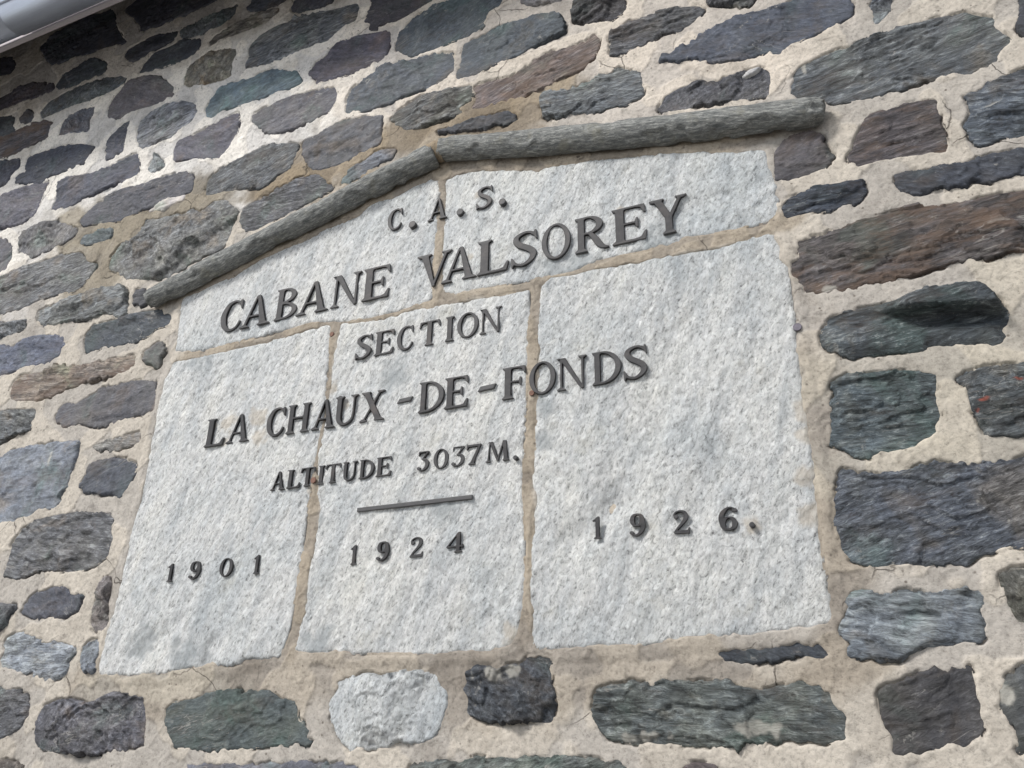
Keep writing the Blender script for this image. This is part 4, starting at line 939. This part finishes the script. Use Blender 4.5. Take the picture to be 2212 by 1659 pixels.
        g.poly((.0, .25), (.68, .25), (.68, .34), (.0, .34)).poly((.0, .31), (.06, .25), (.52, .98), (.47, 1))
        g.poly((.62, .20), (.67, .20), (.67, .40), (.62, .40))
    elif ch in '69':
        g = Glyph(.62)
        p = [(.315, .04, .09), (.18, .10, .14), (.135, .29, .17), (.20, .47, .14), (.315, .54, .085), (.44, .48, .14), (.485, .30, .17), (.44, .11, .14), (.315, .04, .09)]
        q = [(.135, .29, .17), (.11, .50, .175), (.16, .75, .15), (.30, .925, .10), (.42, .94, .085), (.52, .87, .075)]
        if ch == '9':
            fl = lambda L: [(.62 - a, 1 - b, c_) for a, b, c_ in L]
            g.path(fl(p)).path(fl(q)).add(.085 - np.hypot(g.X - .11, g.Y - .165))
        else:
            g.path(p).path(q).add(.085 - np.hypot(g.X - .51, g.Y - .835))
    elif ch == '7':
        g = Glyph(.62); g.poly((.02, 1), (.61, 1), (.60, .93), (.50, .87), (.12, .87), (.07, .74), (.02, .74))
        g.poly((.50, .93), (.60, .94), (.34, .03), (.17, .03)).foot(.17, .34, e=.05)
    return g
def contours(g):
    """marching squares on the glyph field -> closed loops in glyph units"""
    f = g.f
    for _ in range(2):                                    # soften the corners the way castings are
        f = (f + np.roll(f, 1, 0) + np.roll(f, -1, 0) + np.roll(f, 1, 1) + np.roll(f, -1, 1)) / 5
    f = f - .007
    ny, nx = f.shape; s = f > 0
    code = s[:-1, :-1] * 1 + s[:-1, 1:] * 2 + s[1:, 1:] * 4 + s[1:, :-1] * 8
    T = {1: [(3, 0)], 2: [(0, 1)], 3: [(3, 1)], 4: [(1, 2)], 5: [(3, 2), (1, 0)], 6: [(0, 2)], 7: [(3, 2)], 8: [(2, 3)], 9: [(2, 0)], 10: [(0, 3), (2, 1)], 11: [(2, 1)], 12: [(1, 3)], 13: [(1, 0)], 14: [(0, 3)]}
    nxt, pos = {}, {}
    def edge(j, i, e):
        k = (j, i, 0) if e == 0 else (j, i + 1, 1) if e == 1 else (j + 1, i, 0) if e == 2 else (j, i, 1)
        if k not in pos:
            a = f[k[0], k[1]]; b = f[k[0], k[1] + 1] if k[2] == 0 else f[k[0] + 1, k[1]]
            t = a / (a - b)
            pos[k] = ((k[1] + (t if k[2] == 0 else 0) + .5) / RES - MG, (k[0] + (t if k[2] else 0) + .5) / RES - MG)
        return k
    for j, i in zip(*np.nonzero((code > 0) & (code < 15))):
        for a, b in T[int(code[j, i])]: nxt[edge(j, i, a)] = edge(j, i, b)
    loops = []
    while nxt:
        k, v = nxt.popitem(); L = [k]
        while v in nxt: L.append(v); v = nxt.pop(v)
        P = np.array([pos[q] for q in L])
        if len(P) > 12:
            for _ in range(2): P = (np.roll(P, 1, 0) + 2 * P + np.roll(P, -1, 0)) / 4
            keep = [0]                                    # drop points on straight runs
            for q in range(1, len(P)):
                a, b = P[keep[-1]], P[q]
                seg = P[keep[-1]:q + 1]; d = b - a; l = np.hypot(*d) + 1e-9
                if np.max(np.abs((seg[:, 0] - a[0]) * d[1] - (seg[:, 1] - a[1]) * d[0])) / l > .0022: keep.append(q - 1)
            P = P[sorted(set(keep))]
            if len(P) > 3: loops.append(P)
    return loops
_cache = {}
LET_BACK, LET_T, LET_BEV = -.0045, .0082, .0014
def solid(name, loops, parent, thick=LET_T, back=LET_BACK, bev=LET_BEV, tilt=0.0):
    """loops of (X, Z) wall coordinates -> bevelled plate standing on the slabs"""
    allq = np.concatenate(loops); c = (allq.min(0) + allq.max(0)) / 2
    cu = bpy.data.curves.new(name, 'CURVE'); cu.dimensions = '2D'; cu.fill_mode = 'BOTH'
    cu.extrude = thick / 2 - bev; cu.bevel_depth = bev; cu.bevel_resolution = 1; cu.offset = -bev
    for L in loops:
        s = cu.splines.new('POLY'); s.points.add(len(L) - 1)
        s.points.foreach_set('co', np.concatenate([L - c, np.zeros((len(L), 1)), np.ones((len(L), 1))], 1).ravel())
        s.use_cyclic_u = True
    t = bpy.data.objects.new('tmp', cu)
    me = bpy.data.meshes.new_from_object(t)
    bpy.data.objects.remove(t); bpy.data.curves.remove(cu)
    me.transform(Matrix.Rotation(math.pi / 2, 4, 'X'))
    me.name = name; me.materials.clear(); me.materials.append(M_LETTER)
    for p in me.polygons: p.use_smooth = False
    o = link(name, me, parent, (c[0], back - thick / 2, c[1]))
    o.rotation_euler = (0, tilt, 0)
    return o
LY = LET_BACK - LET_T
def line_v(pts):
    q = np.array([W(t, p, LY) for t, p in pts])
    return np.polyfit(q[:, 0], q[:, 1], 1) if len(q) > 1 else np.array([0, q[0, 1]])
def inscription(base_pts, top_pts, items, raise_=None):
    """items: (char, left point, right point); base and top lines measured on the photograph"""
    b, t = line_v(base_pts), line_v(top_pts)
    cap = np.mean([np.polyval(t, W(i[1][0], i[1][1], LY)[0]) - np.polyval(b, W(i[1][0], i[1][1], LY)[0]) for i in items])
    for ch, l, r in items:
        ul, ur = W(*l, LY)[0], W(*r, LY)[0]
        g = _cache.get(ch)
        if g is None: g = _cache[ch] = (lambda gg: (contours(gg), gg.w))(gl(ch))
        Ls = g[0]; aq = np.concatenate(Ls); x0, x1 = aq[:, 0].min(), aq[:, 0].max()
        k = (ur - ul) / (x1 - x0); vb = np.polyval(b, (ul + ur) / 2)
        loops = [np.stack([ul + (L[:, 0] - x0) * k, vb + L[:, 1] * cap + b[0] * (L[:, 0] - x0) * k - b[0] * (ur - ul) / 2], 1) for L in Ls]
        solid('numeral' if ch.isdigit() else 'letter', loops, panel, LET_T if cap > .085 else LET_T * .85, LET_BACK, min(LET_BEV, cap * .011))
def dot(t, p, r_px):
    a = W(t, p, LY); e = W(t, (p[0] + r_px, p[1]), LY); r = abs(e[0] - a[0])
    th = np.linspace(0, 2 * math.pi, 28, endpoint=False)
    solid('full_stop', [np.stack([a[0] + r * np.cos(th), a[1] + r * np.sin(th)], 1)], panel, .0135)
# the lines of the inscription
inscription([('T2', (1000, 1620)), ('T2', (1310, 1542)), ('T2', (1635, 1466))], [('T2', (1060, 1466)), ('T2', (1325, 1385)), ('T2', (1680, 1300))],
            [('C', ('T2', (960, 1570)), ('T2', (1064, 1480))), ('A', ('T2', (1242, 1555)), ('T2', (1378, 1525))), ('S', ('T2', (1583, 1455)), ('T2', (1697, 1400)))])
dot('T2', (1141, 1587), 24); dot('T2', (1477, 1499), 24); dot('T2', (1775, 1427), 24)
inscription([('C1', (680, 1190)), ('C1', (1480, 1022)), ('C2', (440, 1058)), ('C2', (1215, 897)), ('C2', (1825, 768))],
            [('C1', (740, 972)), ('C1', (1500, 790)), ('C2', (545, 800)), ('C2', (1300, 622)), ('C2', (1560, 563))],
            [('C', ('C1', (445, 1165)), ('C1', (606, 1030))), ('A', ('C1', (577, 1205)), ('C1', (783, 1175))), ('B', ('C1', (818, 1165)), ('C1', (982, 1065))),
             ('A', ('C1', (975, 1118)), ('C1', (1197, 1085))), ('N', ('C1', (1217, 1066)), ('C1', (1443, 812))), ('E', ('C1', (1437, 1028)), ('C1', (1634, 940))),
             ('V', ('C2', (68, 920)), ('C2', (312, 872))), ('A', ('C2', (232, 1108)), ('C2', (480, 1050))), ('L', ('C2', (485, 1045)), ('C2', (708, 945))),
             ('S', ('C2', (723, 985)), ('C2', (909, 840))), ('O', ('C2', (942, 850)), ('C2', (1144, 770))), ('R', ('C2', (1178, 905)), ('C2', (1418, 858))),
             ('E', ('C2', (1443, 845)), ('C2', (1685, 738))), ('Y', ('C2', (1697, 540)), ('C2', (1962, 482)))])
inscription([('C1', (1560, 1398)), ('C1', (1915, 1325)), ('C2', (285, 1513)), ('C2', (530, 1470))], [('C1', (1600, 1222)), ('C1', (1925, 1155)), ('C2', (300, 1340)), ('C2', (640, 1265))],
            [('S', ('C1', (1390, 1412)), ('C1', (1508, 1340))), ('E', ('C1', (1525, 1400)), ('C1', (1662, 1350))), ('C', ('C1', (1690, 1285)), ('C1', (1806, 1200))), ('T', ('C1', (1850, 1205)), ('C1', (1995, 1150))),
             ('I', ('C2', (257, 1518)), ('C2', (316, 1505))), ('O', ('C2', (344, 1440)), ('C2', (494, 1370))), ('N', ('C2', (500, 1475)), ('C2', (659, 1270)))])
inscription([('C3', (390, 712)), ('C3', (935, 622)), ('C3', (1540, 533)), ('C3', (2060, 447)), ('C4', (475, 600)), ('C4', (860, 542))],
            [('C3', (400, 522)), ('C3', (985, 410)), ('C3', (1590, 318)), ('C3', (2120, 215)), ('C4', (480, 370)), ('C4', (1010, 290))],
            [('L', ('C3', (325, 725)), ('C3', (467, 660))), ('A', ('C3', (480, 695)), ('C3', (638, 670))), ('C', ('C3', (770, 570)), ('C3', (905, 450))), ('H', ('C3', (903, 628)), ('C3', (1060, 605))),
             ('A', ('C3', (1082, 598)), ('C3', (1247, 562))), ('U', ('C3', (1262, 375)), ('C3', (1420, 338))), ('X', ('C3', (1422, 548)), ('C3', (1592, 530))),
             ('D', ('C3', (1838, 475)), ('C3', (2022, 345))), ('E', ('C4', (30, 672)), ('C4', (197, 615))),
             ('F', ('C4', (440, 605)), ('C4', (606, 390))), ('O', ('C4', (633, 460)), ('C4', (817, 425))), ('N', ('C4', (828, 547)), ('C4', (1036, 298))),
             ('D', ('C4', (1080, 505)), ('C4', (1281, 370))), ('S', ('C4', (1298, 460)), ('C4', (1468, 390)))])
for t, q in (('C3', [(1690, 410), (1785, 390), (1802, 358), (1710, 378)]), ('C4', [(270, 547), (380, 524), (398, 488), (290, 512)])):
    solid('hyphen', [np.array([W(t, p, LY) for p in q])], panel)
inscription([('C3', (850, 1020)), ('C3', (1230, 968)), ('C3', (1570, 924)), ('C4', (225, 1060)), ('C4', (460, 1033))], [('C3', (930, 880)), ('C3', (1245, 838)), ('C3', (1590, 785)), ('C4', (245, 912)), ('C4', (415, 890))],
            [('A', ('C3', (793, 1025)), ('C3', (892, 1015))), ('L', ('C3', (905, 1018)), ('C3', (1003, 970))), ('T', ('C3', (1012, 895)), ('C3', (1113, 868))), ('I', ('C3', (1125, 985)), ('C3', (1167, 977))),
             ('T', ('C3', (1190, 855)), ('C3', (1297, 830))), ('U', ('C3', (1312, 825)), ('C3', (1411, 806))), ('D', ('C3', (1418, 943)), ('C3', (1528, 850))), ('E', ('C3', (1537, 925)), ('C3', (1645, 890))),
             ('3', ('C3', (1830, 875)), ('C3', (1913, 830))), ('0', ('C3', (1947, 820)), ('C3', (2052, 785))), ('3', ('C4', (82, 1058)), ('C4', (176, 1000))), ('7', ('C4', (190, 935)), ('C4', (293, 905))),
             ('M', ('C4', (323, 1048)), ('C4', (489, 1030)))])
dot('C4', (540, 1017), 15)
A, B = W('C3', (1410, 1161), LY), W('C4', (229, 1289), LY)
hb = .0052
solid('rule_bar', [np.array([(A[0], A[1] - hb), (B[0], B[1] - hb), (B[0], B[1] + hb), (A[0], A[1] + hb)])], panel, .0085)
inscription([('T10', (1180, 345)), ('T10', (1795, 289))], [('T10', (1222, 213)), ('T10', (1830, 155))],
            [('1', ('T10', (1163, 345)), ('T10', (1203, 343))), ('9', ('T10', (1320, 325)), ('T10', (1408, 260))), ('0', ('T10', (1540, 275)), ('T10', (1637, 225))), ('1', ('T10', (1773, 290)), ('T10', (1814, 287)))])
inscription([('T11', (712, 224)), ('T11', (1160, 170)), ('T11', (1447, 137))], [('T11', (742, 85)), ('T11', (1170, 25)), ('T11', (1470, -10))],
            [('1', ('T11', (690, 225)), ('T11', (736, 222))), ('9', ('T11', (876, 190)), ('T11', (967, 140))), ('2', ('T11', (1115, 170)), ('T11', (1208, 120))), ('4', ('T11', (1375, 95)), ('T11', (1490, 95)))])
inscription([('C4', (1113, 1584)), ('C4', (1710, 1553)), ('C4', (2040, 1522))], [('C4', (1125, 1428)), ('C4', (1705, 1385)), ('C4', (2035, 1346))],
            [('1', ('C4', (1080, 1587)), ('C4', (1141, 1580))), ('9', ('C4', (1340, 1550)), ('C4', (1451, 1490))), ('2', ('C4', (1653, 1555)), ('C4', (1768, 1540))), ('6', ('C4', (1965, 1430)), ('C4', (2108, 1470)))])
dot('C4', (2207, 1490), 20)
# screw and nail heads
def head(name, t, p, r, mat, parent, y=-.006, th_=.004):
    a = W(t, p, y); th = np.linspace(0, 2 * math.pi, 16, endpoint=False)
    o = solid(name, [np.stack([a[0] + r * np.cos(th), a[1] + r * np.sin(th)], 1)], parent, th_, y, .001)
    o.data.materials.clear(); o.data.materials.append(mat)
head('screw_head', 'C3', (1107, 955), .0085, M_IRON, panel, -.008)
head('nail_head', 'T6', (615, 982), .0095, M_STEEL, wall, -.004)
head('nail_head', 'C4', (655, 562), .007, M_IRON, panel, -.006)
head('nail_head', 'C1', (1237, 1253), .007, M_IRON, panel, -.005)

# ------------------------------------------------------------------ eaves and gutter
roof = thing('roof_eaves', 'roof overhang with pale fascia board above the stone wall', 'roof', (-1.4, -.1, 4.19))
def box_part(name, x0, x1, y0, y1, z0, z1, mat, parent):
    bm = bmesh.new(); add_box(bm, x0, x1, y0, y1, z0, z1)
    bmesh.ops.bevel(bm, geom=list(bm.edges), offset=.003, segments=1, affect='EDGES')
    me = bpy.data.meshes.new(name); bm.to_mesh(me); bm.free(); me.materials.append(mat)
    return link(name, me, parent)
box_part('fascia', WX0 - .1, WX1 + .1, -.272, -.250, 4.190, 4.40, M_TRIM, roof)
def prism(name, prof, mat):
    bm = bmesh.new(); x0, x1 = WX0 - .12, WX1 + .12
    a = [bm.verts.new((x0, y, z)) for y, z in prof]; b_ = [bm.verts.new((x1, y, z)) for y, z in prof]
    for k in range(len(prof)): bm.faces.new([a[k], a[(k + 1) % len(prof)], b_[(k + 1) % len(prof)], b_[k]])
    bm.faces.new(a[::-1]); bm.faces.new(b_); bmesh.ops.recalc_face_normals(bm, faces=bm.faces)
    me = bpy.data.meshes.new(name); bm.to_mesh(me); bm.free(); me.materials.append(mat)
    link(name, me, roof)
prism('soffit', [(-.249, 4.365), (.50, 5.265), (.50, 5.295), (-.249, 4.395)], M_SOFFIT)
prism('roof_covering', [(-.33, 4.335), (-.275, 4.404), (.50, 5.335), (.50, 5.375), (-.345, 4.36)], M_ROOF)

gut = thing('rain_gutter', 'weathered zinc half round rain gutter hung along the eaves', 'gutter', (-1.4, -.345, 4.14))
def gutter_shell(name, x0, x1, R, cy, cz, parent, t=.0025):
    K = 22; V, F = [], []
    xs = [x0, x1]
    for x in xs:
        for rr in (R, R - t):
            for k in range(K):
                an = math.pi + math.pi * k / (K - 1)
                V.append((x, cy + rr * math.cos(an), cz + rr * math.sin(an)))
    def id_(e, s, k): return e * 2 * K + s * K + k
    for k in range(K - 1):
        F += [(id_(0, 0, k), id_(0, 0, k + 1), id_(1, 0, k + 1), id_(1, 0, k)), (id_(0, 1, k), id_(1, 1, k), id_(1, 1, k + 1), id_(0, 1, k + 1)),
              (id_(0, 0, k), id_(0, 1, k), id_(0, 1, k + 1), id_(0, 0, k + 1)), (id_(1, 0, k), id_(1, 0, k + 1), id_(1, 1, k + 1), id_(1, 1, k))]
    for k in (0, K - 1): F.append((id_(0, 0, k), id_(1, 0, k), id_(1, 1, k), id_(0, 1, k)))
    me = bpy.data.meshes.new(name); me.from_pydata(V, [], F); me.update(); me.materials.append(M_ZINC)
    bm = bmesh.new(); bm.from_mesh(me); bmesh.ops.recalc_face_normals(bm, faces=bm.faces); bm.to_mesh(me); bm.free()
    me.polygons.foreach_set('use_smooth', [True] * len(me.polygons))
    return link(name, me, parent)
GY, GZc = -.345, 4.207
JX = W('T1', (60, 250), -.345)[0]
gutter_shell('trough', JX, WX1 + .1, .0665, GY, GZc, gut)
gutter_shell('trough', WX0 - .1, JX + .05, .063, GY, GZc - .0005, gut)
# rolled front bead
def rod(name, x0, x1, y, z, r, parent, mat):
    bm = bmesh.new()
    bmesh.ops.create_cone(bm, cap_ends=True, segments=14, radius1=r, radius2=r, depth=x1 - x0, matrix=Matrix.Translation(((x0 + x1) / 2, y, z)) @ Matrix.Rotation(math.pi / 2, 4, 'Y'))
    me = bpy.data.meshes.new(name); bm.to_mesh(me); bm.free(); me.materials.append(mat)
    me.polygons.foreach_set('use_smooth', [len(p.vertices) == 4 for p in me.polygons])
    return link(name, me, parent)
rod('front_bead', WX0 - .1, WX1 + .1, GY - .0665, GZc + .004, .009, gut, M_ZINC)
for x in np.arange(WX0 + .4, WX1, .75):
    if abs(x - JX) < .5: continue
    gutter_shell('bracket', x, x + .025, .0700, GY, GZc, gut, .003)
